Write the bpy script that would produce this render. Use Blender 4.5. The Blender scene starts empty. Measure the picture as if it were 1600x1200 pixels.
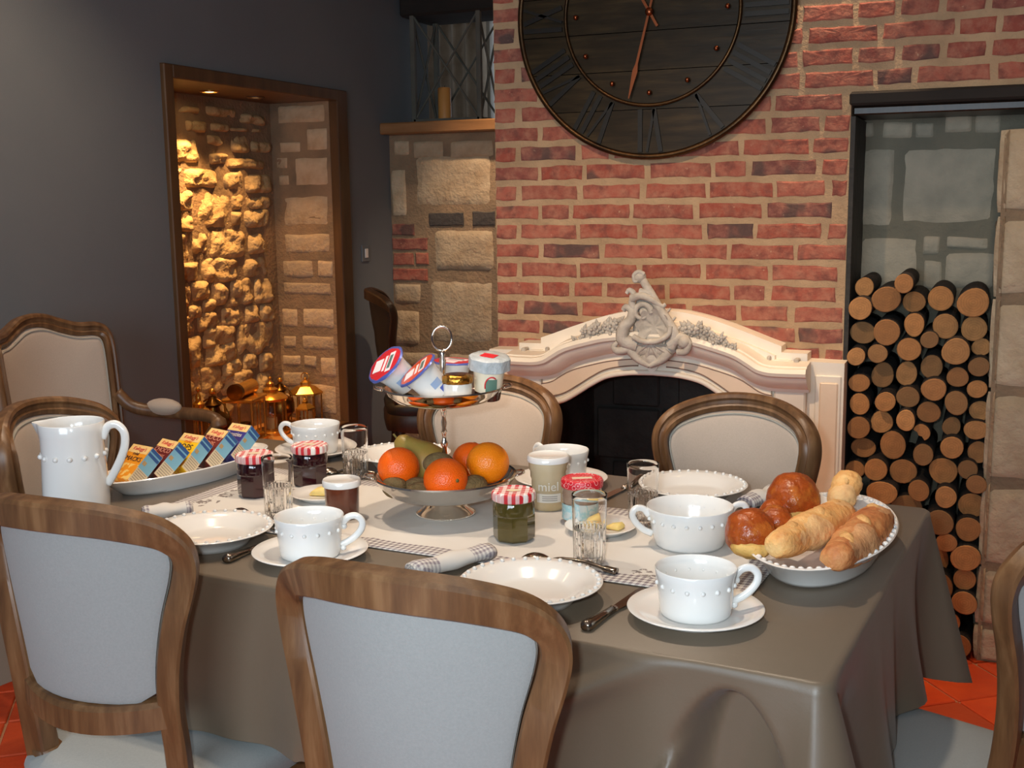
import bpy, math, random
from mathutils import Vector, Matrix, noise
PI = math.pi
sc = bpy.context.scene
col = sc.collection

# ------------------------------------------------------------------ camera
CAM_H = 1.38
cam_data = bpy.data.cameras.new('camera')
cam_data.sensor_width = 36.0
cam_data.lens = 36.0 * 1790.0 / 1600.0
cam_data.clip_start = 0.02
cam = bpy.data.objects.new('camera', cam_data)
col.objects.link(cam)
CR = Matrix(((0.92269945, -0.04955238, 0.38232223), (0.38529888, 0.15211853, -0.91016742), (-0.01305734, 0.9871193, 0.15945216)))
cam.matrix_world = Matrix.Translation((0, 0, CAM_H)) @ CR.to_4x4()
sc.camera = cam

# ------------------------------------------------------------------ world, lights, exposure
w = bpy.data.worlds.new('world'); sc.world = w; w.use_nodes = True
w.node_tree.nodes['Background'].inputs[0].default_value = (0.55, 0.65, 0.8, 1)
w.node_tree.nodes['Background'].inputs[1].default_value = 0.3
sc.view_settings.view_transform = 'Standard'
sc.view_settings.look = 'None'
sc.view_settings.exposure = 0.66
sc.view_settings.gamma = 1.0
sc.view_settings.use_curve_mapping = False

def lamp(kind, name, loc, target, energy, color, **kw):
    l = bpy.data.lights.new(name, kind); l.energy = energy; l.color = color
    for k, v in kw.items(): setattr(l, k, v)
    o = bpy.data.objects.new(name, l); col.objects.link(o); o.location = loc
    d = Vector(target) - Vector(loc)
    o.rotation_euler = d.to_track_quat('-Z', 'Y').to_euler()
    return o
WARM = (1.0, 0.74, 0.50)
WARM2 = (1.0, 0.55, 0.20)
WARM_TABLE = (1.0, 0.81, 0.62)
COOL = (0.74, 0.88, 1.0)
# the photographer's flash, just left of and above the lens
fl = Vector((0, 0, CAM_H)) + CR @ Vector((-0.075, 0.05, 0.0))
lamp('AREA', 'camera_flash', fl, (-0.95, 2.3, 0.75), 5.8, (0.80, 0.93, 1.0), shape='RECTANGLE', size=0.05, size_y=0.03, spread=math.radians(140))
# daylight through the window behind the photographer
lamp('AREA', 'window_daylight', (-0.6, -1.86, 1.55), (-0.6, 2.0, 1.0), 62.0, COOL, shape='RECTANGLE', size=2.0, size_y=1.3)
# halogen spots in the ceiling, then added ones that brighten dim areas (fittings are built further down)
SPOTS = [  # location, aim, energy, cone, blend
    ((-1.55, 1.95, 2.70), (-1.45, 2.02, 0.75), 41, 80, 0.9),
    ((-0.70, 2.0, 2.70), (-0.70, 2.0, 0.75), 46, 80, 0.9),
    ((-0.47, 3.455, 2.70), (-0.52, 3.42, 0.8), 42, 40, 0.7),
    ((-1.00, 1.05, 2.70), (-1.02, 3.55, 0.78), 112, 40, 1.0),  # added frontal wash that lifts the mantel frieze and bricks
    ((0.05, 2.45, 2.70), (-0.10, 3.55, 0.5), 16, 56, 0.9),  # added lamp, brightens the log stack
    ((-1.75, 4.35, 2.70), (-2.15, 5.15, 0.95), 90, 50, 0.9),  # added lamp, brightens the alcove stone wall
    ((-2.20, 2.55, 2.70), (-2.35, 2.70, 0.6), 36, 100, 0.9),  # added lamp, warms and brightens the armchair corner
]
for i, (lo, ai, en, cone, bl) in enumerate(SPOTS):
    lamp('SPOT', 'ceiling_and_added_light', lo, ai, en, WARM_TABLE if i < 2 else WARM, spot_size=math.radians(cone), spot_blend=bl, shadow_soft_size=0.035)

# ------------------------------------------------------------------ materials
def srgb(r, g, b):
    f = lambda c: (c / 255 / 12.92) if c / 255 <= 0.04045 else ((c / 255 + 0.055) / 1.055) ** 2.4
    return (f(r), f(g), f(b), 1.0)
class NT:
    def __init__(s, name):
        s.m = bpy.data.materials.new(name); s.m.use_nodes = True
        s.t = s.m.node_tree; s.b = s.t.nodes['Principled BSDF']
    def n(s, kind, **kw):
        nd = s.t.nodes.new(kind)
        for k, v in kw.items():
            if k.startswith('_'): setattr(nd, k[1:], v)
            else: nd.inputs[k.replace('~', ' ')].default_value = v
        return nd
    def l(s, a, b): s.t.links.new(a, b)
    def obj(s):
        return s.t.nodes.new('ShaderNodeTexCoord').outputs['Object']
    def gen(s): return s.t.nodes.new('ShaderNodeTexCoord').outputs['Generated']
    def noise(s, vec, scale, detail=3.0, rough=0.55):
        nd = s.n('ShaderNodeTexNoise', Scale=scale, Detail=detail, Roughness=rough); s.l(vec, nd.inputs['Vector']); return nd.outputs['Fac']
    def ramp(s, fac, stops):
        r = s.t.nodes.new('ShaderNodeValToRGB'); e = r.color_ramp.elements
        while len(e) < len(stops): e.new(0.5)
        for i, (p, c) in enumerate(stops): e[i].position = p; e[i].color = c if len(c) == 4 else (*c, 1)
        s.l(fac, r.inputs[0]); return r.outputs[0]
    def mix(s, fac, a, b, mode='MIX'):
        nd = s.t.nodes.new('ShaderNodeMix'); nd.data_type = 'RGBA'; nd.blend_type = mode
        if isinstance(fac, (int, float)): nd.inputs[0].default_value = fac
        else: s.l(fac, nd.inputs[0])
        for k, v in ((6, a), (7, b)):
            if isinstance(v, (tuple, list)): nd.inputs[k].default_value = v
            else: s.l(v, nd.inputs[k])
        return nd.outputs[2]
    def math(s, op, a, b=0.0, c=None):
        nd = s.t.nodes.new('ShaderNodeMath'); nd.operation = op
        for k, v in ((0, a), (1, b), (2, c)):
            if v is None: continue
            if isinstance(v, (int, float)): nd.inputs[k].default_value = v
            else: s.l(v, nd.inputs[k])
        return nd.outputs[0]
    def sep(s, vec):
        nd = s.t.nodes.new('ShaderNodeSeparateXYZ'); s.l(vec, nd.inputs[0]); return nd.outputs
    def rnd(s): return s.t.nodes.new('ShaderNodeObjectInfo').outputs['Random']
    def bump(s, h, strength=0.3, dist=0.01):
        nd = s.n('ShaderNodeBump', Strength=strength, Distance=dist); s.l(h, nd.inputs['Height']); s.l(nd.outputs[0], s.b.inputs['Normal'])
    def base(s, c):
        if isinstance(c, (tuple, list)): s.b.inputs['Base Color'].default_value = c
        else: s.l(c, s.b.inputs['Base Color'])
    def set(s, **kw):
        for k, v in kw.items(): s.b.inputs[k.replace('~', ' ')].default_value = v
        return s
def M(name, c1, c2=None, scale=8, rough=0.5, bump=0, bscale=60, metal=0, rnd=None, **kw):
    t = NT(name); t.set(Roughness=rough, Metallic=metal)
    c = c1
    if c2: c = t.mix(t.math('MULTIPLY_ADD', t.noise(t.obj(), scale), 2.4, -0.7), c1, c2)
    if rnd: c = t.mix(t.math('MULTIPLY', t.rnd(), rnd[1]), c, rnd[0])
    t.base(c)
    if bump: t.bump(t.noise(t.obj(), bscale, 4), bump, 0.01)
    for k, v in kw.items(): t.b.inputs[k.replace('_', ' ')].default_value = v
    return t.m
MAT = {}
MAT['grey_wall'] = M('grey_paint', srgb(103, 109, 114), srgb(110, 115, 119), 2, 0.8, 0.12, 220)
MAT['ceiling'] = M('ceiling_paint', srgb(196, 188, 175), None, 5, 0.9)
MAT['mortar'] = M('mortar', srgb(192, 158, 122), srgb(164, 134, 102), 9, 0.95, 0.6, 90)
MAT['mortar_grey'] = M('old_mortar', srgb(158, 130, 100), srgb(126, 106, 84), 7, 0.95, 0.7, 60)
MAT['mortar_dark'] = M('dark_mortar', srgb(130, 122, 104), srgb(112, 108, 94), 7, 0.95, 0.6, 60)
MAT['limestone'] = M('limestone', srgb(214, 192, 160), srgb(180, 152, 118), 11, 0.9, 0.8, 45, rnd=(srgb(150, 128, 100), 0.45))
MAT['limestone_rough'] = M('rough_limestone', srgb(222, 196, 150), srgb(170, 140, 98), 14, 0.95, 1.0, 50, rnd=(srgb(170, 138, 95), 0.45))
MAT['stone_green'] = M('weathered_stone', srgb(200, 184, 160), srgb(164, 154, 134), 9, 0.9, 0.8, 35, rnd=(srgb(132, 132, 120), 0.5))
MAT['tile'] = M('terracotta', srgb(226, 82, 30), srgb(200, 62, 22), 6, 0.45, 0.2, 40, rnd=(srgb(150, 62, 34), 0.6))
MAT['grout'] = M('grout', srgb(170, 120, 85), None, 5, 0.9)
def brick_mat():
    t = NT('red_brick'); t.set(Roughness=0.9)
    r = t.rnd(); v = t.obj()
    c = t.ramp(r, [(0.0, srgb(150, 82, 66)), (0.3, srgb(170, 94, 75)), (0.6, srgb(154, 74, 57)), (0.85, srgb(138, 76, 65)), (1.0, srgb(118, 74, 68))])
    n = t.n('ShaderNodeTexNoise', Scale=26.0, Detail=6.0, Roughness=0.7); 
    add = t.n('ShaderNodeVectorMath', _operation='ADD'); t.l(v, add.inputs[0])
    comb = t.t.nodes.new('ShaderNodeCombineXYZ'); t.l(t.math('MULTIPLY', r, 37.0), comb.inputs[0]); t.l(comb.outputs[0], add.inputs[1])
    t.l(add.outputs[0], n.inputs['Vector'])
    c = t.mix(t.ramp(n.outputs['Fac'], [(0.40, (0, 0, 0)), (0.66, (0.8, 0.8, 0.8))]), c, srgb(176, 118, 94))
    nd_ = t.noise(add.outputs[0], 18.0, 5, 0.65); c = t.mix(t.ramp(nd_, [(0.36, (0.75, 0.75, 0.75)), (0.52, (0, 0, 0))]), c, srgb(112, 62, 54))
    n2 = t.noise(add.outputs[0], 9.0, 2)
    dark = t.ramp(t.math('ADD', n2, t.math('MULTIPLY', t.math('GREATER_THAN', r, 0.86), 0.16)), [(0.62, (0, 0, 0)), (0.70, (1, 1, 1))])
    c = t.mix(t.math('MULTIPLY', dark, 0.75), c, srgb(72, 62, 58))
    n3 = t.noise(add.outputs[0], 60.0, 2)
    c = t.mix(t.ramp(n3, [(0.70, (0, 0, 0)), (0.78, (.7, .7, .7))]), c, srgb(200, 160, 128))
    t.base(c); t.bump(t.noise(add.outputs[0], 70, 4), 0.6, 0.006)
    return t.m
MAT['brick'] = brick_mat()
def wood_mat(name, c1, c2, c3, scale=1.0, rough=0.45, axis=2):
    t = NT(name); t.set(Roughness=rough)
    mp = t.t.nodes.new('ShaderNodeMapping'); t.l(t.obj(), mp.inputs[0])
    s = [14 * scale] * 3; s[axis] = 1.6 * scale; mp.inputs['Scale'].default_value = s
    n = t.noise(mp.outputs[0], 3.0, 5, 0.6)
    n2 = t.noise(t.obj(), 5.0 * scale, 2)
    c = t.ramp(n, [(0.3, c1), (0.5, c2), (0.68, c3)])
    c = t.mix(t.math('MULTIPLY_ADD', n2, 1.5, -0.5), c, c1)
    t.base(c); t.bump(n, 0.15, 0.004)
    return t.m
MAT['oak'] = wood_mat('weathered_oak', srgb(84, 56, 34), srgb(112, 78, 48), srgb(138, 102, 68), 1.0, 0.4)
MAT['dark_wood'] = wood_mat('dark_wood', srgb(38, 24, 16), srgb(52, 34, 22), srgb(64, 44, 30), 1.0, 0.4)
MAT['frame_wood'] = wood_mat('niche_wood', srgb(74, 50, 28), srgb(90, 62, 35), srgb(104, 73, 43), 0.6, 0.5)
MAT['ledge_wood'] = wood_mat('ledge_wood', srgb(128, 88, 50), srgb(148, 104, 62), srgb(160, 116, 74), 0.6, 0.5, 0)
MAT['black_wood'] = wood_mat('black_beam', srgb(26, 20, 15), srgb(36, 28, 21), srgb(46, 36, 27), 0.6, 0.85, 0)
def fabric(name, c1, c2, rough=0.85, bs=900):
    t = NT(name); t.set(Roughness=rough)
    t.b.inputs['Sheen Weight'].default_value = 0.15
    n = t.noise(t.obj(), 260, 2); t.base(t.mix(n, c1, c2)); t.bump(t.noise(t.obj(), bs, 2), 0.25, 0.002)
    return t.m
MAT['linen'] = fabric('grey_linen', srgb(152, 154, 152), srgb(138, 141, 139))
MAT['linen_front'] = fabric('beige_linen', srgb(192, 174, 158), srgb(178, 161, 145))
MAT['piping'] = fabric('piping', srgb(170, 164, 152), srgb(150, 146, 136))
def cloth_mat():
    t = NT('taupe_tablecloth'); t.set(Roughness=0.42)
    t.b.inputs['Sheen Weight'].default_value = 0.08
    v = t.obj(); n = t.noise(v, 400, 2); n2 = t.noise(v, 6, 3)
    t.base(t.mix(t.math('MULTIPLY_ADD', n2, 0.6, t.math('MULTIPLY', n, 0.3)), srgb(99, 86, 70), srgb(113, 98, 81)))
    t.bump(t.math('ADD', t.math('MULTIPLY', t.noise(v, 14, 3), 0.7), t.math('MULTIPLY', n, 0.08)), 0.12, 0.01)
    return t.m
MAT['cloth'] = cloth_mat()
MAT['ceramic'] = M('white_glaze', srgb(232, 230, 226), None, 5, 0.16, 0, Coat_Weight=0.4, Coat_Roughness=0.05)
MAT['silver'] = M('silver', srgb(236, 226, 214), None, 5, 0.07, 0, metal=1)
MAT['steel'] = M('cutlery_steel', srgb(150, 140, 128), None, 5, 0.18, 0, metal=1)
MAT['brass'] = M('brass', srgb(232, 176, 84), srgb(206, 146, 60), 12, 0.24, 0, metal=0.8)
MAT['dark_brass'] = M('dark_brass', srgb(140, 98, 44), srgb(96, 66, 30), 12, 0.3, 0, metal=1)
MAT['bronze'] = M('bronze', srgb(88, 62, 36), srgb(52, 38, 26), 9, 0.35, 0.1, 40, metal=0.9)
MAT['copper'] = M('copper', srgb(150, 84, 54), None, 9, 0.3, 0, metal=1)
MAT['mantel'] = M('cream_paint', srgb(244, 232, 214), srgb(234, 220, 200), 7, 0.5, 0.1, 50)
MAT['mantel_panel'] = M('blush_panel_paint', srgb(240, 214, 186), srgb(230, 204, 176), 7, 0.5, 0.1, 50)
MAT['mantel_line'] = M('mauve_line_paint', srgb(132, 106, 92), None, 7, 0.6)
MAT['plaster'] = M('grey_plaster', srgb(204, 194, 180), srgb(172, 160, 146), 28, 0.7, 0.3, 90)
MAT['soot'] = M('soot', srgb(34, 30, 27), srgb(58, 54, 48), 9, 0.75, 0.5, 30)
MAT['gold'] = M('gold_foil', srgb(196, 142, 62), srgb(170, 112, 40), 30, 0.25, 0.5, 70, metal=1)
def glass(name, c=(1, 1, 1, 1), rough=0.0, ior=1.3, cut=False):
    t = NT(name); t.set(Roughness=rough, IOR=ior); t.base(c)
    t.b.inputs['Transmission Weight'].default_value = 1.0
    if cut:
        v = t.obj(); s = t.sep(v)
        ang = t.math('ARCTAN2', s[1], s[0])
        h = t.math('SINE', t.math('MULTIPLY', ang, 26.0))
        h2 = t.math('MULTIPLY', h, t.math('LESS_THAN', s[2], 0.06))
        t.bump(t.math('ADD', h2, t.math('MULTIPLY', t.noise(v, 120, 2), t.math('LESS_THAN', s[2], 0.065))), 0.9, 0.004)
    return t.m
MAT['glass'] = glass('clear_glass')
MAT['cut_glass'] = glass('cut_glass', cut=True)
def pane_mat():
    m = bpy.data.materials.new('window_pane'); m.use_nodes = True; t = m.node_tree
    for n in list(t.nodes): t.nodes.remove(n)
    o = t.nodes.new('ShaderNodeOutputMaterial'); mx = t.nodes.new('ShaderNodeMixShader'); a = t.nodes.new('ShaderNodeBsdfTransparent'); g = t.nodes.new('ShaderNodeBsdfGlossy')
    g.inputs['Roughness'].default_value = 0.02; mx.inputs[0].default_value = 0.06
    t.links.new(a.outputs[0], mx.inputs[1]); t.links.new(g.outputs[0], mx.inputs[2]); t.links.new(mx.outputs[0], o.inputs[0]); return m
MAT['pane'] = pane_mat()
def emit(name, c, s):
    t = NT(name); t.base((0, 0, 0, 1)); t.b.inputs['Emission Color'].default_value = c; t.b.inputs['Emission Strength'].default_value = s; return t.m
MAT['bulb'] = emit('lit_bulb', (1, 0.72, 0.36, 1), 14)
MAT['bulb_dim'] = emit('dim_bulb', (1, 0.5, 0.16, 1), 0.5)
MAT['sky_glow'] = emit('daylit_window', (0.75, 0.87, 1.0, 1), 0.75)
MAT['shade_glow'] = emit('lit_shade', (1.0, 0.55, 0.22, 1), 0.16)
def gingham(name, red, scale, plain=None):
    t = NT(name); t.set(Roughness=0.6); s = t.sep(t.obj())
    a = t.math('GREATER_THAN', t.math('SINE', t.math('MULTIPLY', s[0], scale)), 0.0)
    b = t.math('GREATER_THAN', t.math('SINE', t.math('MULTIPLY', s[1], scale)), 0.0)
    f = t.math('MULTIPLY', t.math('ADD', a, b), 0.5)
    wht = srgb(238, 232, 226)
    c = t.mix(f, wht, red)
    t.base(c); return t.m
MAT['lid_gingham'] = gingham('red_gingham_lid', srgb(196, 26, 38), 450)
def lid_paisley():
    t = NT('red_paisley_lid'); t.set(Roughness=0.4)
    vo = t.n('ShaderNodeTexVoronoi', Scale=90.0); t.l(t.obj(), vo.inputs['Vector'])
    rr = t.ramp(t.math('SINE', t.math('MULTIPLY', vo.outputs['Distance'], 16.0)), [(0.86, (0, 0, 0)), (0.95, (1, 1, 1))])
    t.base(t.mix(t.math('MULTIPLY', rr, 0.7), srgb(204, 28, 44), srgb(240, 220, 216))); return t.m
MAT['lid_paisley'] = lid_paisley()
def linen_print(name, L, W, border, per=0.0115, dk=srgb(122, 110, 116)):
    """white linen with a gingham border and small sprig prints; object space, centred"""
    t = NT(name); t.set(Roughness=0.85); v = t.obj(); s = t.sep(v)
    k = 2 * PI / per
    a = t.math('GREATER_THAN', t.math('SINE', t.math('MULTIPLY', s[0], k)), 0.0)
    b = t.math('GREATER_THAN', t.math('SINE', t.math('MULTIPLY', s[1], k)), 0.0)
    chk = t.math('MULTIPLY', t.math('ADD', a, b), 0.5)
    ax = t.math('ABSOLUTE', s[0]); ay = t.math('ABSOLUTE', s[1])
    wht = srgb(212, 208, 202)
    mask = t.math('MAXIMUM', t.math('GREATER_THAN', ax, L / 2 - border), t.math('GREATER_THAN', ay, W / 2 - border))
    c = t.mix(t.math('MULTIPLY', chk, mask), wht, dk)
    # sprigs close to the border
    n = t.n('ShaderNodeTexNoise', Scale=75.0, Detail=3.0); t.l(v, n.inputs['Vector'])
    vo = t.n('ShaderNodeTexVoronoi', Scale=9.0); t.l(v, vo.inputs['Vector'])
    near = t.math('MAXIMUM', t.math('GREATER_THAN', ax, L / 2 - border - 0.17), 0.0)
    inb = t.math('MULTIPLY', near, t.math('SUBTRACT', 1.0, mask))
    blob = t.math('MULTIPLY', t.math('LESS_THAN', vo.outputs['Distance'], 0.42), t.math('GREATER_THAN', n.outputs['Fac'], 0.56))
    c = t.mix(t.math('MULTIPLY', t.math('MULTIPLY', blob, inb), 0.75), c, srgb(84, 66, 62))
    t.base(c); t.bump(t.noise(v, 12, 3), 0.15, 0.01)
    return t.m
MAT['napkin'] = linen_print('napkin_linen', 0.15, 9.0, 0.040, 0.008, srgb(140, 130, 138))

# ------------------------------------------------------------------ mesh helpers
class MB:
    def __init__(s): s.v = []; s.f = []; s.mi = []
    def add(s, verts, faces, mi=0, xf=None):
        o = len(s.v)
        for p in verts: s.v.append(tuple(xf @ Vector(p)) if xf is not None else tuple(p))
        for f in faces: s.f.append([i + o for i in f]); s.mi.append(mi)
        return s
    def box(s, x0, x1, y0, y1, z0, z1, mi=0, xf=None):
        v = [(x0, y0, z0), (x1, y0, z0), (x1, y1, z0), (x0, y1, z0), (x0, y0, z1), (x1, y0, z1), (x1, y1, z1), (x0, y1, z1)]
        return s.add(v, [(0, 3, 2, 1), (4, 5, 6, 7), (0, 1, 5, 4), (1, 2, 6, 5), (2, 3, 7, 6), (3, 0, 4, 7)], mi, xf)
    def rbox(s, x0, x1, y0, y1, z0, z1, b=0.004, mi=0, xf=None):
        """box with chamfered edges"""
        X = (x0, x1); Y = (y0, y1); Z = (z0, z1); v = []; idx = {}
        for i in (0, 1):
            for j in (0, 1):
                for k in (0, 1):
                    sx = b if i == 0 else -b; sy = b if j == 0 else -b; sz = b if k == 0 else -b
                    for a, p in (('x', (X[i], Y[j] + sy, Z[k] + sz)), ('y', (X[i] + sx, Y[j], Z[k] + sz)), ('z', (X[i] + sx, Y[j] + sy, Z[k]))):
                        idx[(i, j, k, a)] = len(v); v.append(p)
        f = []
        for i in (0, 1):
            q = [idx[(i, 0, 0, 'x')], idx[(i, 1, 0, 'x')], idx[(i, 1, 1, 'x')], idx[(i, 0, 1, 'x')]]; f.append(q if i else q[::-1])
            q = [idx[(0, i, 0, 'y')], idx[(0, i, 1, 'y')], idx[(1, i, 1, 'y')], idx[(1, i, 0, 'y')]]; f.append(q if i else q[::-1])
            q = [idx[(0, 0, i, 'z')], idx[(1, 0, i, 'z')], idx[(1, 1, i, 'z')], idx[(0, 1, i, 'z')]]; f.append(q if i else q[::-1])
        for a in (0, 1):
            for c in (0, 1):
                f.append([idx[(0, a, c, 'y')], idx[(1, a, c, 'y')], idx[(1, a, c, 'z')], idx[(0, a, c, 'z')]])
                f.append([idx[(a, 0, c, 'x')], idx[(a, 1, c, 'x')], idx[(a, 1, c, 'z')], idx[(a, 0, c, 'z')]])
                f.append([idx[(a, c, 0, 'x')], idx[(a, c, 1, 'x')], idx[(a, c, 1, 'y')], idx[(a, c, 0, 'y')]])
                for d in (0, 1): f.append([idx[(a, c, d, 'x')], idx[(a, c, d, 'y')], idx[(a, c, d, 'z')]])
        return s.add(v, f, mi, xf)
    def lathe(s, prof, seg=32, mi=0, xf=None, close=False, fn=None, cap=True):
        v = []; f = []; n = len(prof)
        for (r, z) in prof:
            for k in range(seg):
                a = 2 * PI * k / seg; rr = r * (fn(a, z) if fn else 1.0)
                v.append((rr * math.cos(a), rr * math.sin(a), z))
        rng = range(n if close else n - 1)
        for i in rng:
            j = (i + 1) % n
            for k in range(seg):
                k2 = (k + 1) % seg
                f.append((i * seg + k, i * seg + k2, j * seg + k2, j * seg + k))
        if not close and cap and not (len(prof) == 2 and prof[0][0] < 1e-6):
            if prof[0][0] > 1e-6: f.append(tuple(range(seg))[::-1])
            if prof[-1][0] > 1e-6: f.append(tuple((n - 1) * seg + k for k in range(seg)))
        return s.add(v, f, mi, xf)
    def ball(s, c, r, seg=12, ring=8, mi=0, xf=None, rot=None):
        r = (r, r, r) if isinstance(r, (int, float)) else r
        v = []; f = []
        for i in range(ring + 1):
            th = PI * i / ring
            for k in range(seg):
                a = 2 * PI * k / seg
                p = Vector((r[0] * math.sin(th) * math.cos(a), r[1] * math.sin(th) * math.sin(a), r[2] * math.cos(th)))
                if rot is not None: p = rot @ p
                v.append(p + Vector(c))
        for i in range(ring):
            for k in range(seg):
                k2 = (k + 1) % seg
                f.append((i * seg + k, (i + 1) * seg + k, (i + 1) * seg + k2, i * seg + k2))
        return s.add(v, f, mi, xf)
    def tube(s, path, rad, seg=10, mi=0, xf=None, cap=True, closed=False, flat=None):
        P = [Vector(p) for p in path]; n = len(P); v = []; f = []
        R = [rad] * n if isinstance(rad, (int, float)) else list(rad)
        prev = None
        for i in range(n):
            a = P[(i - 1) % n] if (closed or i > 0) else P[i]
            b = P[(i + 1) % n] if (closed or i < n - 1) else P[i]
            t = (b - a).normalized()
            if prev is None:
                u = Vector((0, 0, 1)) if abs(t.z) < 0.9 else Vector((1, 0, 0))
                nn = (u - t * u.dot(t)).normalized()
            else: nn = (prev - t * prev.dot(t)).normalized()
            prev = nn; bb = t.cross(nn)
            for k in range(seg):
                an = 2 * PI * k / seg
                q = flat if flat else 1.0
                v.append(P[i] + nn * (R[i] * math.cos(an)) + bb * (R[i] * q * math.sin(an)))
        for i in range(n if closed else n - 1):
            j = (i + 1) % n
            for k in range(seg):
                k2 = (k + 1) % seg; f.append((i * seg + k, i * seg + k2, j * seg + k2, j * seg + k))
        if cap and not closed:
            f.append(tuple(range(seg))[::-1]); f.append(tuple((n - 1) * seg + k for k in range(seg)))
        return s.add(v, f, mi, xf)
    def sweep(s, pts, sides, deps, prof, mi=0, xf=None, cap=True, closed=False):
        """pts: 3d path; sides/deps: per-point axes; prof: closed list of (side, depth)"""
        n = len(pts); m = len(prof); v = []; f = []
        for p, a, b in zip(pts, sides, deps):
            for (q, d) in prof: v.append(Vector(p) + Vector(a) * q + Vector(b) * d)
        for i in range(n if closed else n - 1):
            j = (i + 1) % n
            for k in range(m):
                k2 = (k + 1) % m; f.append((i * m + k, i * m + k2, j * m + k2, j * m + k))
        if cap and not closed: f.append(tuple(range(m))[::-1]); f.append(tuple((n - 1) * m + k for k in range(m)))
        return s.add(v, f, mi, xf)
    def grid(s, fn, nu, nv, mi=0, xf=None, flip=False):
        v = [fn(i / nu, j / nv) for j in range(nv + 1) for i in range(nu + 1)]; f = []
        for j in range(nv):
            for i in range(nu):
                a = j * (nu + 1) + i; q = (a, a + 1, a + nu + 2, a + nu + 1); f.append(q[::-1] if flip else q)
        return s.add(v, f, mi, xf)
    def prism(s, poly, y0, y1, mi=0, xf=None):
        """extrude an (x,z) polygon along y"""
        n = len(poly); v = [(x, y0, z) for x, z in poly] + [(x, y1, z) for x, z in poly]
        f = [tuple(range(n)), tuple(range(n, 2 * n))[::-1]]
        for i in range(n):
            j = (i + 1) % n; f.append((j, i, n + i, n + j))
        return s.add(v, f, mi, xf)
    def build(s, name, mat, parent=None, smooth=False, loc=None, rot=None, angle=None):
        me = bpy.data.meshes.new(name); me.from_pydata(s.v, [], s.f)
        mats = mat if isinstance(mat, list) else [mat]
        for m in mats: me.materials.append(MAT[m] if isinstance(m, str) else m)
        for p, i in zip(me.polygons, s.mi): p.material_index = i
        import bmesh
        bm = bmesh.new(); bm.from_mesh(me); bmesh.ops.remove_doubles(bm, verts=bm.verts, dist=1e-5)
        if not getattr(s, 'keep', False): bmesh.ops.recalc_face_normals(bm, faces=bm.faces)
        bm.to_mesh(me); bm.free()
        if smooth:
            for p in me.polygons: p.use_smooth = True
            if angle: me.set_sharp_from_angle(angle=math.radians(angle))
        return link(name, me, parent, loc, rot)
def link(name, me, parent=None, loc=None, rot=None):
    o = bpy.data.objects.new(name, me); col.objects.link(o)
    if parent is not None: o.parent = parent
    if loc is not None: o.location = loc
    if rot is not None: o.rotation_euler = rot
    return o
def tag(o, label, cat, group=None):
    o['label'] = label; o['category'] = cat
    if group: o['group'] = group
    return o
def struct(o): o['kind'] = 'structure'; return o
def thing(name, label, cat, loc, rz=0.0, group=None):
    o = bpy.data.objects.new(name, None); col.objects.link(o); o.location = loc; o.rotation_euler = (0, 0, rz); o.empty_display_size = 0.05
    return tag(o, label, cat, group)
def copy_tree(o, parent=None):
    c = o.copy(); col.objects.link(c)
    if parent is not None: c.parent = parent
    for ch in list(o.children): copy_tree(ch, c)
    return c
def place(root, first, label, loc, rz, group=None):
    o = root if first else copy_tree(root)
    o['label'] = label; o.location = loc; o.rotation_euler = (0, 0, rz)
    if group: o['group'] = group
    return o
def smoothpath(pts, k=6, closed=False):
    P = [Vector(p) for p in pts]; n = len(P); out = []
    rng = n if closed else n - 1
    for i in range(rng):
        p0 = P[(i - 1) % n] if (closed or i > 0) else P[i] * 2 - P[i + 1]
        p1 = P[i]; p2 = P[(i + 1) % n]
        p3 = P[(i + 2) % n] if (closed or i + 2 < n) else P[i + 1] * 2 - P[i]
        for j in range(k):
            t = j / k
            out.append(0.5 * ((2 * p1) + (p2 - p0) * t + (2 * p0 - 5 * p1 + 4 * p2 - p3) * t * t + (3 * p1 - p0 - 3 * p2 + p3) * t ** 3))
    if not closed: out.append(P[-1])
    return out
def text_mesh(body, size, depth=0.0004, shear=0.0):
    c = bpy.data.curves.new('text', 'FONT'); c.body = body; c.size = size; c.extrude = depth; c.align_x = 'CENTER'; c.align_y = 'CENTER'; c.shear = shear; c.resolution_u = 3
    o = bpy.data.objects.new('text', c); col.objects.link(o)
    dg = bpy.context.evaluated_depsgraph_get(); me = bpy.data.meshes.new_from_object(o.evaluated_get(dg))
    bpy.data.objects.remove(o); return me
def T(x, y, z): return Matrix.Translation((x, y, z))
def RX(a): return Matrix.Rotation(a, 4, 'X')
def RY(a): return Matrix.Rotation(a, 4, 'Y')
def RZ(a): return Matrix.Rotation(a, 4, 'Z')
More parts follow.
